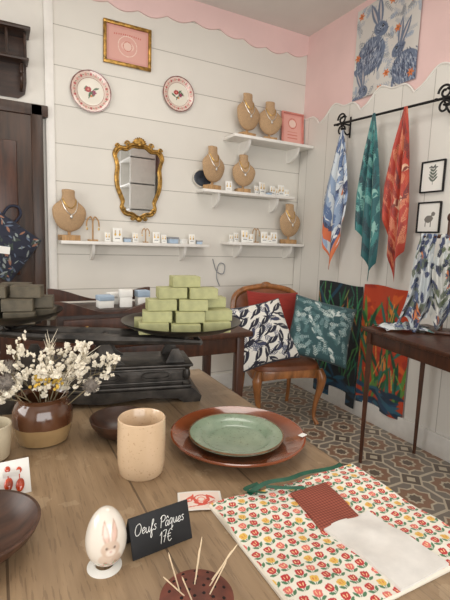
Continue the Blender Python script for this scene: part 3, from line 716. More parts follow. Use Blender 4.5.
def shelf(x0,x1,z,dep,lab,brx):
    e=empty('wall_shelf',((x0+x1)/2,YW,z),(0,0,0),lab,'shelf','white wall shelves')
    mk('board',(tf(gbox(x1-x0,dep,.022,.002),(0,-dep/2,-.022)),M_shelf),parent=e)
    for bx in brx:
        c=[(0,0),(0,-.11)]+[( -(dep*.8)*math.sin(t*math.pi/2), -.11+.11*(1-math.cos(t*math.pi/2))) for t in np.linspace(.1,1,10)]
        g=gprism(c,.018); V=np.stack([g[0][:,1]-.009,g[0][:,0],g[0][:,2]-.022],1)
        mk('bracket',((V,g[1]),M_shelf),loc=(bx-(x0+x1)/2,0,0),parent=e)
Z1,Z2,Z3,Z4=1.235,1.655,2.075,1.262
shelf(.385,1.47,Z1,.13,'long white painted wall shelf under the mirror',(.6,1.28))
shelf(1.40,2.25,Z2,.14,'middle white painted wall shelf with display busts',(1.55,2.1))
shelf(1.62,2.37,Z3,.20,'upper white painted wall shelf near the corner',(1.78,2.25))
shelf(1.63,2.37,Z4,.15,'lower white painted wall shelf near the corner',(1.76,2.26))
def bust(loc,rz,s,lab):
    e=empty('necklace_bust',loc,(0,0,rz),lab,'display bust','necklace display busts')
    mk('base',(gbox(.12*s,.075*s,.035*s,.003),M_woodl),parent=e)
    mk('post',(gtube([(0,0,.03*s),(0,0,.09*s)],.010*s,10),M_woodl),parent=e)
    sec=[(.055,.010,.010),(.062,.040,.016),(.08,.066,.022),(.105,.086,.027),(.135,.100,.030),(.165,.107,.031),(.19,.107,.029),(.212,.098,.026),(.230,.078,.024),(.246,.056,.024),(.262,.044,.025),(.282,.039,.027),(.300,.040,.029),(.312,.042,.030),(.319,.036,.024),(.321,.001,.001)]
    zz=[a[0] for a in sec]; zi=np.concatenate([np.linspace(.055,.320,60),[.321]]); wi=np.interp(zi,zz,[a[1] for a in sec]); di=np.interp(zi,zz,[a[2] for a in sec])
    k=np.array([.25,.5,.25]); 
    for _ in range(3): wi[1:-3]=np.convolve(wi,k,'same')[1:-3]; di[1:-3]=np.convolve(di,k,'same')[1:-3]
    A=np.linspace(0,2*math.pi,44,endpoint=False); S=np.sin(A); Ys=np.where(S<0,S,S*.45)
    lean=np.interp(zi,[.03,.17,.24,.334],[-.004,-.012,0,.010])
    P=np.stack([wi[:,None]*np.cos(A),di[:,None]*Ys+lean[:,None],zi[:,None]*np.ones(44)],-1)*s
    g=ggrid(P,True); g[1].append(list(range(44)))
    mk('torso',(g,M_bust),parent=e)
    def surf(x,z):
        w_=np.interp(z,zi,wi); d_=np.interp(z,zi,di); l_=np.interp(z,zi,lean); return l_-d_*math.sqrt(max(.0,1-min(.98,(x/w_)**2)))-.003
    for dz,hw,mm in ((.095,.050,M_silver),(.055,.042,M_brass)):
        pts=[]
        for a in np.linspace(-1.45,1.45,30):
            x=hw*math.sin(a)/math.sin(1.45); z=.255-dz*math.cos(a)+.012*abs(math.sin(a)); pts.append((x*s,surf(x,z)*s,z*s))
        mk('necklace',(gtube(pts,.0026,5),mm),parent=e)
    mk('pendant',(tf(gball(.009,.004,.012),(0,(surf(0,.155)-.003)*s,.148*s)),M_silver),parent=e)
bust((.445,3.115,Z1),.2,1.06,'tan linen necklace bust on the long shelf')
bust((1.50,3.10,Z2),.25,1.03,'tan linen necklace bust beside the mirror shelf end')
bust((1.78,3.11,Z2),-.1,.94,'tan linen necklace bust at the middle shelf')
bust((1.78,3.08,Z3),.15,1.05,'tan linen necklace bust on the upper shelf')
bust((1.995,3.09,Z3),-.15,.98,'tan linen necklace bust beside the pink picture')
bust((2.24,3.09,Z4),.1,1.06,'tan linen necklace bust on the lower corner shelf')
es=empty('earring_stand',(.60,3.11,Z1),(0,0,.2),'wooden arched earring display stand','stand','wooden earring stands on the shelves')
mk('base',(gbox(.06,.05,.012,.003),M_woodl),parent=es); mk('post',(gtube([(0,0,.01),(0,0,.14)],.006,8),M_woodl),parent=es)
mk('arch',(gtube(catmull([(-.045,0,.10),(-.04,0,.14),(-.015,0,.165),(0,0,.14),(.015,0,.165),(.04,0,.14),(.045,0,.10)],6),.0055,8),M_woodl),parent=es)
for s in (-1,1): mk('earring',(gm(tf(gball(.006,.003,.010,8,6),(s*.042,-.004,.083)),gtube([(s*.042,-.004,.09),(s*.043,-.004,.102)],.001,4)),M_brass),parent=es)
dup(es,(.98,3.12,Z1+.0005),(0,0,-.1),scale=.62)
dup(es,(1.93,3.12,Z4+.0005),(0,0,-.1),scale=.7)
cp=empty('earring_card',(0,0,0),(0,0,0),'small white earring card standing on the shelf','card','earring cards on the shelves')
mk('card',(tf(gbox(.038,.0015,.058,.0004),(0,0,0),(rad(-10),0,0)),M_card),parent=cp); mk('support',(tf(gbox(.03,.0015,.045,.0004),(0,.022,0),(rad(18),0,0)),M_card),parent=cp)
for x in (-.009,.009): mk('earring',(gm(tf(gball(.0042,.002,.0055,8,6),(x,.003,.030)),gtube([(x,.004,.048),(x,.002,.03)],.0012,4)),M_brass),parent=cp)
mk('printed_mark',(tf(gbox(.02,.0008,.004,0),(0,.0015,.012)),M_grey),parent=cp)
bxp=mk('gift_box',[(gbox(.05,.04,.034,.003),M_card),(tf(gbox(.054,.044,.012,.002),(0,0,.024)),M_card)],(0,0,0),label='small white gift box on the shelf',cat='box',group='gift boxes on the shelves')
bxd=mk('gift_box',[(gbox(.05,.035,.03,.003),M_blueb),(tf(gbox(.054,.039,.01,.002),(0,0,.022)),M_grey)],(0,0,0),label='small blue and grey gift box on the shelf',cat='box',group='gift boxes on the shelves')
f1=f2=f3=True
def place(kind,x,y,z,rz,s=1.0):
    global f1,f2,f3
    if kind=='c':
        o=cp if f1 else dup(cp,(0,0,0)); f1=False
    elif kind=='b':
        o=bxp if f2 else dup(bxp,(0,0,0)); f2=False
    else:
        o=bxd if f3 else dup(bxd,(0,0,0)); f3=False
    o.location=(x,y,z); o.rotation_euler=(0,0,rz); o.scale=(s,s,s)
for k_,x,s in (('c',.70,1.1),('c',.77,1.7),('d',.84,1.0),('c',.90,1.2),('c',1.06,1.4),('c',1.12,1.1),('d',1.19,1.5),('b',1.27,1.0),('c',1.34,1.3),('d',1.41,.9)):
    place(k_,x,3.10+random.uniform(-.01,.02),Z1+.0005,random.uniform(-.3,.3),s)
for k_,x,s in (('c',1.645,1.4),('c',1.91,1.2),('c',1.965,1.8),('d',2.02,.8),('c',2.065,1.4),('c',2.11,1.1),('c',2.16,1.7),('c',2.21,1.1)):
    place(k_,x,3.09+random.uniform(-.01,.02),Z2+.0005,random.uniform(-.3,.3),s)
for k_,x,s in (('c',1.68,1.0),('c',1.73,1.3),('c',1.80,1.7),('c',1.86,1.2),('c',1.99,1.6),('c',2.04,1.1),('c',2.09,1.6)):
    place(k_,x,3.075+random.uniform(-.01,.015),Z4+.0005,random.uniform(-.3,.3),s)
X,Y=centered(.20,.255,60,70); cv=Cv(X,Y,(222,158,148)); cv.rect(-.085,-.11,.085,.11,(228,170,158)); cv.ell(0,.05,.035,.03,0,(240,210,196)); cv.ring(0,.05,.04,.003,(200,104,92))
for z in (-.02,-.045,-.07): cv.rect(-.05,z-.003,.05,z+.003,(206,116,104))
framed('framed_print',.225,.28,.014,cv,mat('coral frame',(212,138,126),.5),(2.255,3.14,Z3+.142),(rad(-5),0,0),'small pink framed print leaning on the upper shelf','picture')
mk('wall_cable',(gtube(catmull([(1.56,3.172,1.12),(1.60,3.172,1.02),(1.66,3.17,1.0),(1.67,3.168,1.07),(1.62,3.172,1.08),(1.60,3.172,.98),(1.63,3.172,.90)],8),.004,6),M_grey),(0,0,0),label='thin grey cable looped on the wall',cat='cable')
dk=empty('wall_bracket_shelf',(.10,YB,2.12),(0,0,0),'dark carved wooden wall rack above the door','shelf')
mk('board',(tf(gbox(.26,.16,.022,.004),(0,-.08,.36)),M_dark),parent=dk)
mk('board',(tf(gbox(.24,.12,.018,.004),(0,-.06,.20)),M_dark),parent=dk)
mk('back_panel',(tf(gprism([(-.10,.03),(-.06,0),(.06,0),(.10,.03),(.11,.1),(.11,.38),(-.11,.38),(-.11,.1)],.015),(0,-.016,0)),M_dark),parent=dk)
for x in (-.08,.08): mk('bracket',(gtube(catmull([(x,-.015,.05),(x,-.06,.06),(x,-.09,.11),(x,-.06,.14),(x,-.09,.19)],6),.011,8),M_dark),parent=dk)
for x in (-.1,0,.1): mk('spindle',(gtube([(x,-.11,.21),(x,-.11,.36)],.009,8),M_dark),parent=dk)
nx,ny=130,140; U,Vv,X,Y=sheet_coords(nx,ny,.30,.34)
cv=Cv(X,Y,(38,42,58)); r=random.Random(3)
for i in range(130): cv.leaf(r.uniform(0,.3),r.uniform(0,.34),r.uniform(.012,.03),r.uniform(.003,.008),r.uniform(0,6.28),r.choice([(96,108,128),(140,148,146),(64,74,66),(150,108,88),(28,30,44)]))
P=np.stack([X-.15+.01*np.sin(Vv*3.1)*(U-.5),-.05*np.sqrt(np.clip(np.sin(math.pi*U)*np.sin(math.pi*Vv),0,1))-.01,Y+.0*U],-1); P2=P.copy(); P2[...,1]=.01
bgE=empty('tote_bag',(-.05,YB-.10,1.04),(0,.62,0),'navy floral printed fabric bag hanging beside the door','bag')
mk('body',(gm(ggrid(P),ggrid(P2)),M_cloth),parent=bgE,colors=np.concatenate([cv.c.reshape(-1,3)]*2))
mk('strap',(gtube(catmull([(-.12,0,.33),(-.12,.0,.40),(-.08,0,.43),(-.04,0,.40),(-.04,0,.33)],6),.008,6),mat('navy strap',(36,40,58),.8)),parent=bgE)
mk('tag',(tf(gbox(.06,.002,.045,0),(.02,-.064,.14),(0,-.5,0)),M_card),parent=bgE,label='white cardboard tag')

# ================================================================= CHAIR
ch=empty('upholstered_chair',(1.80,2.53,0),(0,0,rad(-11.5)),'carved wooden chair with brown leather seat','chair')
def outl(t,a=.25,b=.235):
    c,s=math.cos(t),math.sin(t); e=.55
    x=a*abs(c)**e*np.sign(c); y=b*abs(s)**e*np.sign(s); x*=1-.12*(y/b); return x,y
T=np.linspace(0,2*math.pi,96,endpoint=False)
rows=[]
for f_,z0 in ((1.0,'b'),(1.02,.385),(1.0,.405),(.92,.41)):
    row=[]
    for t in T:
        x,y=outl(t); z=(.335+.02*abs(math.cos(2*t))**2 if z0=='b' else z0); row.append((x*f_,y*f_,z))
    rows.append(row)
mk('seat_rail',(ggrid(np.array(rows),True),M_chair),parent=ch)
rows=[]
for f_,z in ((.97,.385),(.985,.41),(.95,.435),(.85,.452),(.6,.460),(.3,.464),(.001,.465)):
    rows.append([(outl(t)[0]*f_,outl(t)[1]*f_,z) for t in T])
mk('seat',(ggrid(np.array(rows),True),M_leather),parent=ch)
for sx in (-1,1):
    mk('leg',(gtube(catmull([(sx*.225,-.205,.40),(sx*.240,-.222,.34),(sx*.236,-.218,.27),(sx*.215,-.20,.14),(sx*.212,-.198,.05),(sx*.226,-.214,.012),(sx*.23,-.22,.0)],6),[.026,.034,.026,.017,.012,.016,.018],12),M_chair),parent=ch)
    mk('leg',(gtube(catmull([(sx*.19,.20,.40),(sx*.195,.205,.3),(sx*.20,.22,.12),(sx*.205,.25,.0)],6),[.024,.02,.015,.014],12),M_chair),parent=ch)
bh=[(0,.455),(.10,.445),(.20,.42),(.262,.36),(.27,.22),(.245,.09),(.18,.03),(.07,.015),(0,.01)]
bf=bh+[(-x,z) for x,z in bh[-2:0:-1]]
def bk(x,z,dy=0): return (x,.215+z*.20+dy,.475+z)
cb=catmull([bk(x,z) for x,z in bf],6,True)
mk('backrest_frame',(gm(gtube(cb,.022,10,True),gtube([(-.17,.195,.38),(-.17,.225,.52)],.02,10),gtube([(.17,.195,.38),(.17,.225,.52)],.02,10),tf(gball(.045,.016,.024),bk(0,.465,-.005))),M_chair),parent=ch)
rows=[]
cen=Vector(bk(0,.22))
for f_,dy in ((.95,.01),(.92,-.005),(.8,-.010),(.5,-.012),(.001,-.013)):
    rows.append([tuple(cen+(p-cen)*f_+Vector((0,dy,0))) for p in cb])
rb_=[]
for f_,dy in ((.95,.01),(.9,.02),(.001,.025)):
    rb_.append([tuple(cen+(p-cen)*f_+Vector((0,dy,0))) for p in cb])
mk('backrest_pad',(gm(ggrid(np.array(rows),True),ggrid(np.array(rb_),True)),M_leather),parent=ch)
def pillow(name,size,T_,design,loc,rot,lab,backcol):
    n=190; u=np.linspace(-1,1,n); U,Vv=np.meshgrid(u,u); a=size/2
    X=a*U*(1-.07*(1-Vv**2)); Z=a*Vv*(1-.07*(1-U**2)); t=T_*np.sqrt(np.clip((1-U**4)*(1-Vv**4),0,1))
    t=t*(1+.06*np.sin(U*5+1)*np.cos(Vv*4)); P=np.stack([X,-t,Z],-1); P2=np.stack([X,t,Z],-1)
    cv=Cv(U,Vv,(255,255,255)); design(cv)
    cc=np.concatenate([cv.c.reshape(-1,3),np.ones((n*n,3))*np.array(backcol)])
    mk(name,(gm(ggrid(P),ggrid(P2)),M_cloth),loc,rot,label=lab,cat='cushion',colors=cc,ang=80)
def d1(cv):
    cv.c[:]=(226,223,215); r=random.Random(11); nv=(36,38,54)
    for i in range(30): cv.frond(r.uniform(-1,1),r.uniform(-1,1),.35,r.uniform(0,6.28),(90,96,116),5,.016,.09,.8)
    for j in range(7):
        for i in range(6):
            x=-1.0+.38*i+r.uniform(-.05,.05)+(.18 if j%2 else 0); y=-.97+.33*j+r.uniform(-.04,.04)
            a=r.choice([.5,.8,2.4,.3,1.2,-.5])
            cv.bird(x,y,.225,a,nv if (i+j)%4 else (60,64,88),(30,30,44))
            cv.leaf(x,y+.03,.12,.012,a+.4,(214,212,206))
    m=(abs(cv.X)>.965)|(abs(cv.Y)>.965); cv.put(m,(34,36,50))
def d2(cv):
    cv.c[:]=(50,82,86); r=random.Random(21)
    for i in range(110): cv.frond(r.uniform(-1,.9),r.uniform(-1,.9),r.uniform(.2,.36),r.uniform(0,6.28),r.choice([(146,170,170),(84,118,120),(184,198,194),(112,142,144)]),5,.012,.06,r.uniform(-1,1))
    for i in range(9): cv.bird(r.uniform(-.9,.9),r.uniform(-.9,.9),.15,r.uniform(0,6.28),(196,206,202),(110,136,136))
    m=(abs(cv.X)>.975)|(abs(cv.Y)>.975); cv.put(m,(40,66,70))
def d3(cv):
    cv.c[:]=(146,44,34); r=random.Random(5)
    for i in range(60): cv.leaf(r.uniform(-1,1),r.uniform(-1,1),.25,.02,r.uniform(-.3,.3),(138,40,32))
pillow('cushion',.42,.045,d3,(1.83,2.655,.70),(rad(-16),rad(2),rad(-11)),'plain rust red cushion against the chair back',(146,44,34))
pillow('cushion',.44,.060,d1,(1.545,2.38,.665),(rad(-30),rad(-9),rad(-4)),'white cushion with navy bird print on the chair',(230,227,220))
pillow('cushion',.44,.060,d2,(1.975,2.29,.675),(rad(-28),rad(12),rad(-34)),'dark teal cushion with pale foliage print on the chair',(50,82,86))

# ================================================================= RIGHT WALL THINGS
XW=XR-.024
RR=(0,0,rad(-90))
X,Y=centered(.56,.62,250,270); cv=Cv(X,Y,(206,202,196)); r=random.Random(8)
dbl=(44,54,80);sk=(150,162,180)
for i in range(80): cv.frond(r.uniform(-.28,.28),r.uniform(-.31,.31),r.uniform(.05,.12),r.uniform(0,6.28),r.choice([sk,(168,172,178),(132,136,142)]),6,.003,.014,r.uniform(-1,1))
def hare(cx,cy,s_,k,mx):
    b1=(104,116,138); b2=(62,72,98)
    def A(u,v): return cx+mx*u*k,cy+v*k
    cv.ell(*A(-.15,-.55),.72*k,.62*k,mx*.35,b1); cv.ell(*A(-.55,-.80),.42*k,.36*k,0,b1)
    cv.ell(*A(.30,.25),.34*k,.25*k,mx*-.5,b1); cv.leaf(*A(-.02,.80),.52*k,.13*k,1.57+mx*.45,b1); cv.leaf(*A(.24,.86),.52*k,.13*k,1.57+mx*.10,b1)
    cv.leaf(*A(-.02,.80),.40*k,.04*k,1.57+mx*.45,(196,186,182)); cv.leaf(*A(.24,.86),.40*k,.04*k,1.57+mx*.10,(196,186,182))
    cv.leaf(*A(.40,-.75),.5*k,.10*k,1.3,b1); cv.ell(*A(-.95,-.70),.14*k,.13*k,0,(214,212,208))
    for _ in range(260):
        u,v=r.gauss(-.15,.34),r.gauss(-.55,.34)
        if ((u+.15)/.8)**2+((v+.55)/.7)**2<1: cv.leaf(*A(u,v),.10*k,.014*k,(1.2 if mx>0 else 1.9)+r.uniform(-.6,.6),r.choice([b2,dbl,(150,160,178),(190,194,202)]))
    for _ in range(50): cv.leaf(*A(.28+r.gauss(0,.14),.26+r.gauss(0,.1)),.05*k,.010*k,r.uniform(0,3),r.choice([b2,(170,180,194),dbl]))
    cv.ell(*A(.40,.32),.05*k,.05*k,0,(22,24,32)); cv.ell(*A(.41,.335),.015*k,.015*k,0,(230,230,230))
hare(-.10,.06,1,.19,1); hare(.17,-.12,1,.17,-1); hare(-.22,-.30,1,.15,1)
for (x,y) in ((.03,-.20),(.24,-.26),(.04,.26),(.22,.20),(-.25,-.02),(.10,.06),(-.02,-.29),(-.24,.26)):
    for k_ in range(6): cv.leaf(x+.014*math.cos(k_*1.05),y+.014*math.sin(k_*1.05),.015,.006,k_*1.05,(206,112,56))
    cv.ell(x,y,.005,.005,0,(110,60,40))
cv.blur(1)
Yn=.004*np.sin(X*20)
mk('fabric_poster',(ggrid(np.stack([X,Yn-.008,Y],-1)),M_cloth),(XR-.002,2.31,2.64),RR,label='square cloth poster with blue hares and orange flowers',cat='poster',colors=cv.c)
rl=empty('wrought_iron_rail',(2.29,2.15,2.13),(0,0,0),'black wrought iron scarf rail with scroll brackets','rail')
mk('rod',(gtube([(0,.50,.03),(0,-.55,-.02)],.008,10),M_iron2),parent=rl)
def scroll(y,z):
    gs=[]
    for s_,r0,cz in ((1,.045,.03),(-1,.04,-.05)):
        gs.append(gtube([(0+.0,y+s_*r0*(1-.75*t)*math.cos(2.6*math.pi*t),z+cz+r0*(1-.75*t)*math.sin(2.6*math.pi*t)) for t in np.linspace(0,1,30)],[.007,.006,.008],8))
    gs.append(gtube(catmull([(.08,y,z-.06),(.05,y,z-.07),(.0,y,z-.02),(0,y,z)],6),.006,8))
    gs.append(gtube([(.085,y,z-.09),(.085,y,z+.06)],.007,8))
    gs.append(gtube([(.085,y,z),(0,y,z)],.006,8))
    for a in (0,2.1,4.2): gs.append(tf(gball(.02,.012,.008),(0,y+.05*math.cos(a),z+.0+.05*math.sin(a))))
    return gm(*gs)
mk('scroll_bracket',(scroll(.42,.025),M_iron2),parent=rl); mk('scroll_bracket',(scroll(-.42,-.01),M_iron2),parent=rl)
def scarf(yc,ztop,L,wb,sk,design,lab,seed,tip,x=2.27):
    nx,ny=150,250; U,Vv,X,Y=sheet_coords(nx,ny,.5,1.0)
    w=.010+(wb-.010)*np.clip(Vv*1.05,0,1)**.8
    w=w*(1-.25*np.clip((Vv-.7)/.3,0,1))
    Lu=L*(1-.36*np.abs(U-tip)/max(tip,1-tip)-.04*np.abs(np.sin(U*9+seed)))
    yy=-(U-.5)*w*2+sk*Vv
    dep=.022*np.sin(U*17+seed+.6*np.sin(Vv*3))*np.clip(Vv*3,.15,1)*(.6+.4*Vv)
    P=np.stack([x+dep,yc+yy,ztop-Lu*Vv],-1)
    cv=Cv(U*.45,1-Vv,(255,255,255)); design(cv)
    mk('hanging_scarf',(ggrid(P),M_silk),(0,0,0),label=lab,cat='scarf',group='scarves hanging on the iron rail',colors=cv.c,ang=180)
def s1(cv):
    cv.c[:]=(200,208,214); r=random.Random(31)
    for i in range(60): cv.frond(r.uniform(0,.45),r.uniform(0,1),.14,r.uniform(0,6.28),r.choice([(52,72,118),(86,110,150),(140,160,188),(40,50,84)]),5,.013,.045,.6)
    for i in range(40): cv.leaf(r.uniform(0,.45),r.uniform(0,1),.04,.006,r.uniform(0,3),(222,224,224))
    cv.put((cv.Y<.045+.02*np.sin(cv.X*30)),(206,106,56)); cv.ell(.12,.14,.10,.045,.5,(204,100,52)); cv.ell(.3,.09,.07,.035,.2,(208,110,60)); cv.ell(.35,.48,.04,.03,.2,(206,120,74)); cv.bird(.2,.3,.08,1,(220,220,216),(60,70,110))
def s2(cv):
    cv.c[:]=(20,88,92); r=random.Random(32)
    for i in range(110): cv.frond(r.uniform(0,.45),r.uniform(0,1),.09,r.uniform(0,6.28),r.choice([(14,56,64),(50,126,124),(104,160,152),(10,68,74)]),5,.006,.025,.6)
    for i in range(6): cv.bird(r.uniform(.05,.4),r.uniform(.0,.9),.06,r.uniform(0,3),(132,178,168),(40,110,110))
    cv.put(cv.X<.015,(176,196,188))
def s3(cv):
    cv.c[:]=(174,54,34); r=random.Random(33)
    for i in range(110): cv.frond(r.uniform(0,.45),r.uniform(0,1),.09,r.uniform(0,6.28),r.choice([(190,78,50),(142,38,26),(204,124,90),(112,44,40)]),5,.006,.024,.6)
    for i in range(5): cv.bird(r.uniform(.05,.4),r.uniform(.0,.8),.06,r.uniform(0,3),(218,172,142),(120,50,40))
scarf(2.535,2.10,1.06,.175,.045,s1,'white and blue printed scarf hanging folded from rail',1,.50)
scarf(2.24,2.15,1.14,.135,-.005,s2,'teal printed scarf hanging folded from rail',2.5,.80)
scarf(1.98,2.13,1.10,.115,.015,s3,'red orange printed scarf hanging folded from rail',4,.62)
def panel(y0,y1,z0,z1,design,lab,ph):
    nx,ny=140,240; U,Vv,X,Y=sheet_coords(nx,ny,.5,1.0)
    P=np.stack([XW-.02-.014*np.sin(U*8+ph)*(.5+.5*(1-Vv)),y0+(y1-y0)*U,z0+(z1-z0)*Vv+.006*np.sin(U*6)],-1)
    cv=Cv(U*.5,Vv,(0,0,0)); design(cv); cv.blur(2)
    mk('wall_hanging',(ggrid(P),M_cloth),(0,0,0),label=lab,cat='textile',colors=cv.c,ang=180)
def p1(cv):
    cv.c[:]=(18,26,32); r=random.Random(41)
    for i in range(34): cv.leaf(r.uniform(0,.5),r.uniform(.05,.95),r.uniform(.08,.2),.014,1.57+r.uniform(-.7,.7),r.choice([(26,84,74),(30,92,56),(22,62,84),(14,20,26)]))
    for i in range(30): cv.line([(x0:=r.uniform(0,.5),y0_:=r.uniform(.1,.85)),(x0+r.uniform(-.06,.06),y0_+r.uniform(.08,.2)),(x0+r.uniform(-.12,.12),y0_+r.uniform(.2,.3))],.0045,r.choice([(60,150,84),(90,160,80),(44,124,96)]))
    for i in range(10): cv.leaf(r.uniform(.0,.45),r.uniform(.62,.95),.07,.007,r.uniform(.6,2.4),r.choice([(176,108,52),(128,148,76)]))
    for i in range(34): cv.leaf(r.uniform(0,.5),r.uniform(0,.2),.08,.018,r.uniform(-.4,.4),r.choice([(24,70,100),(30,88,112),(20,48,70)]))
def p2(cv):
    cv.c[:]=(184,64,32); r=random.Random(42)
    for i in range(50): cv.leaf(r.uniform(0,.5),r.uniform(.35,1),r.uniform(.05,.12),.022,r.uniform(0,3),r.choice([(208,92,38),(160,48,30),(216,132,54),(180,60,28)]))
    for i in range(50): cv.leaf(r.uniform(0,.5),r.uniform(.1,.85),r.uniform(.07,.16),.016,1.57+r.uniform(-.9,.9),r.choice([(30,98,52),(20,72,48),(88,130,56),(40,108,96)]))
    for i in range(18): cv.line([(x0:=r.uniform(0,.5),y0_:=r.uniform(.1,.8)),(x0+r.uniform(-.06,.06),y0_+r.uniform(.08,.2))],.005,r.choice([(110,156,66),(222,156,70)]))
    for i in range(30): cv.leaf(r.uniform(0,.5),r.uniform(0,.17),.09,.02,r.uniform(-.4,.4),r.choice([(34,66,96),(44,90,112),(28,50,70)]))
panel(2.78,2.29,.05,.975,p1,'black textile wall hanging with green jungle print',0)
panel(2.28,1.87,.12,.995,p2,'orange and green jungle print textile wall hanging',2)
for z0,lab,sd in ((1.70,'small black framed botanical print on white boards',1),(1.455,'small black framed animal print on white boards',2)):
    X,Y=centered(.15,.17,50,55); cv=Cv(X,Y,(232,230,224)); 
    if sd==1:
        cv.frond(0,-.05,.1,1.5,(90,100,90),5,.006,.025,.2); cv.line([(-.03,.055),(.03,.055)],.002,(90,90,90))
    else:
        cv.ell(0,-.01,.03,.022,.2,(120,116,110)); cv.ell(.028,.02,.014,.013,0,(120,116,110)); cv.line([(-.02,-.03),(-.02,-.055)],.003,(120,116,110)); cv.line([(.015,-.03),(.015,-.055)],.003,(120,116,110))
    framed('framed_picture',.165,.19,.009,cv,M_iron2,(XW-.001,1.82,z0),RR,lab,'picture',dep=.016)

# ================================================================= RIGHT TABLE
TR=rad(-8)
rt_=empty('console_table',(1.85,1.76,0),(0,0,TR),'slim dark wooden console table with tapered legs','table')
LW,LL=.44,.80
mk('tabletop',(tf(gbox(LW+.03,LL+.03,.022,.004),(LW/2,-LL/2,.79)),M_darkv),parent=rt_)
mk('apron',(gm(tf(gbox(LW,.018,.07,.002),(LW/2,-.02,.72)),tf(gbox(LW,.018,.07,.002),(LW/2,-LL+.02,.72)),tf(gbox(.018,LL,.07,.002),(.02,-LL/2,.72)),tf(gbox(.018,LL,.07,.002),(LW-.02,-LL/2,.72))),M_darkv),parent=rt_)
for x in (.02,LW-.02):
    for y in (-.02,-LL+.02):
        mk('leg',(gtube([(0,0,0),(0,0,.79)],[.013,.022],4),M_darkv),loc=(x,y,0),parent=rt_)
sx0,sy0,sz0=2.13,1.50,.812
sn=empty('display_stand',(sx0,sy0,sz0),(0,0,rad(-50)),'dark wooden T-shaped display stand on console table','stand')
mk('base',(gbox(.14,.12,.02,.005),M_darkv),parent=sn); mk('post',(gtube([(0,0,.02),(0,0,.60)],.013,12),M_darkv),parent=sn)
mk('crossbar',(gtube([(-.14,0,.52),(.17,0,.52)],.011,10),M_darkv),parent=sn)
mk('finial',(tf(gball(.02,.02,.025),(0,0,.62)),M_darkv),parent=sn)
def drape(cx,wt,wbm,L,skx,seed,base,cols,lab):
    nx,ny=120,190; U,Vv,_,_=sheet_coords(nx,ny,1,1); s=U-.5
    hang=np.clip((Vv-.06)/.94,0,1); w=wt+(wbm-wt)*hang**1.2
    x=cx+s*w+skx*hang**1.3+.010*np.sin(Vv*7+seed)
    fold=.022*np.sin(U*20+seed+1.2*np.sin(Vv*4+seed))*(.35+hang*.8)+.014*np.sin(U*9+seed*2)*(.3+hang)
    y=np.where(Vv<.06,.014*(1-Vv/.06*2),-.014-.05*hang)+fold*.9*(hang>0)
    z=np.where(Vv<.06,.522+.012*np.sin(Vv/.06*math.pi),.522-(L*(1-.16*np.sin(U*5+seed)**2))*hang)
    P=np.stack([x,y,np.maximum(z,.006)],-1)
    cv=Cv(U*.4,(1-Vv)*1.0,base); r=random.Random(seed)
    for i in range(120): cv.frond(r.uniform(0,.4),r.uniform(0,1),.09,r.uniform(0,6.28),r.choice(cols),5,.008,.026,.6)
    for i in range(5): cv.bird(r.uniform(.05,.35),r.uniform(0,1),.05,r.uniform(0,3),(206,122,66),cols[0])
    mk('draped_scarf',(ggrid(P),M_silk),(sx0,sy0,sz0),(0,0,rad(-50)),label=lab,cat='scarf',colors=cv.c,ang=180,group='scarves draped on the display stand')
drape(-.095,.08,.16,.52,-.055,3,(186,192,194),[(38,50,90),(66,82,116),(88,100,84),(30,38,62),(206,208,206)],'white and navy printed scarf draped over a stand')
drape(.01,.12,.16,.50,.0,8,(200,200,194),[(36,48,84),(84,96,66),(110,118,104),(28,36,60),(190,196,196)],'white scarf with dark leaf print draped on stand')
drape(.125,.10,.14,.46,.03,12,(176,186,192),[(50,70,108),(84,104,84),(32,46,72),(196,200,202)],'pale blue printed scarf draped beside the others')
nx,ny=80,60; U,Vv=np.meshgrid(np.linspace(-1,1,nx),np.linspace(-1,1,ny)); rr_=np.clip(1-(U**2+Vv**2)*.5,0,1)
P=np.stack([.13*U+.02*np.sin(Vv*5),.07*Vv+.015*np.sin(U*6),.004+.03*rr_*(1+.5*np.sin(U*14)*np.cos(Vv*5))],-1)
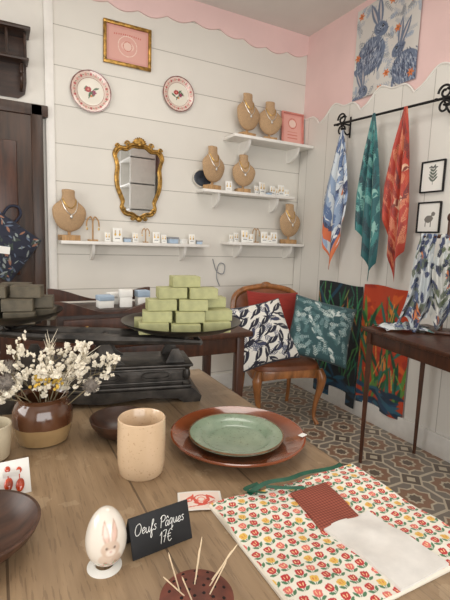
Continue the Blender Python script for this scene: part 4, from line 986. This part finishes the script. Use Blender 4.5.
cv=Cv(U*.3,Vv*.2,(196,200,200)); r=random.Random(66)
for i in range(50): cv.frond(r.uniform(-.3,.3),r.uniform(-.2,.2),.10,r.uniform(0,6.28),r.choice([(44,62,104),(40,100,96),(110,120,120),(36,44,70)]),5,.008,.03,.6)
mk('folded_scarf',(ggrid(P),M_silk),(1.985,1.62,.812),(0,0,rad(-30)),label='crumpled blue and white scarf lying on console table',cat='scarf',colors=cv.c,ang=180)

# ================================================================= LIGHT + CAMERA
def area(name,loc,rot,sx,sy,power,col=(1,1,1)):
    l=bpy.data.lights.new(name,'AREA'); l.shape='RECTANGLE'; l.size=sx; l.size_y=sy; l.energy=power; l.color=col
    o=bpy.data.objects.new(name,l); COL.objects.link(o); o.location=loc; o.rotation_euler=rot; return o
area('window_light',(0,YF+.1,1.55),(rad(90),0,0),3.4,2.0,86,(1,.985,.96))
area('ceiling_light',(.9,1.6,2.96),(0,0,0),1.0,1.0,16,(1,.95,.88))
area('side_light',(-1.9,1.3,1.7),(0,rad(-90),0),1.2,1.6,32,(1,.985,.96))
w=bpy.data.worlds.new('World'); scene.world=w; w.use_nodes=True
w.node_tree.nodes['Background'].inputs[0].default_value=(.95,.97,1,1); w.node_tree.nodes['Background'].inputs[1].default_value=1.0

yaw,pitch,roll=rad(28),rad(7.8),rad(2.0)
fwv=Vector((math.sin(yaw)*math.cos(pitch),math.cos(yaw)*math.cos(pitch),-math.sin(pitch)))
rtv=Vector((math.cos(yaw),-math.sin(yaw),0)); upv=rtv.cross(fwv)
r2=rtv*math.cos(roll)+upv*math.sin(roll); u2=-rtv*math.sin(roll)+upv*math.cos(roll)
cam=bpy.data.cameras.new('camera'); co=bpy.data.objects.new('camera',cam); COL.objects.link(co)
m=Matrix.Identity(4)
for i in range(3): m[i][0]=r2[i]; m[i][1]=u2[i]; m[i][2]=-fwv[i]
m[0][3],m[1][3],m[2][3]=0,0,1.27
co.matrix_world=m; cam.sensor_fit='VERTICAL'; cam.sensor_height=36; cam.lens=433/600*36; cam.clip_start=.02
scene.camera=co
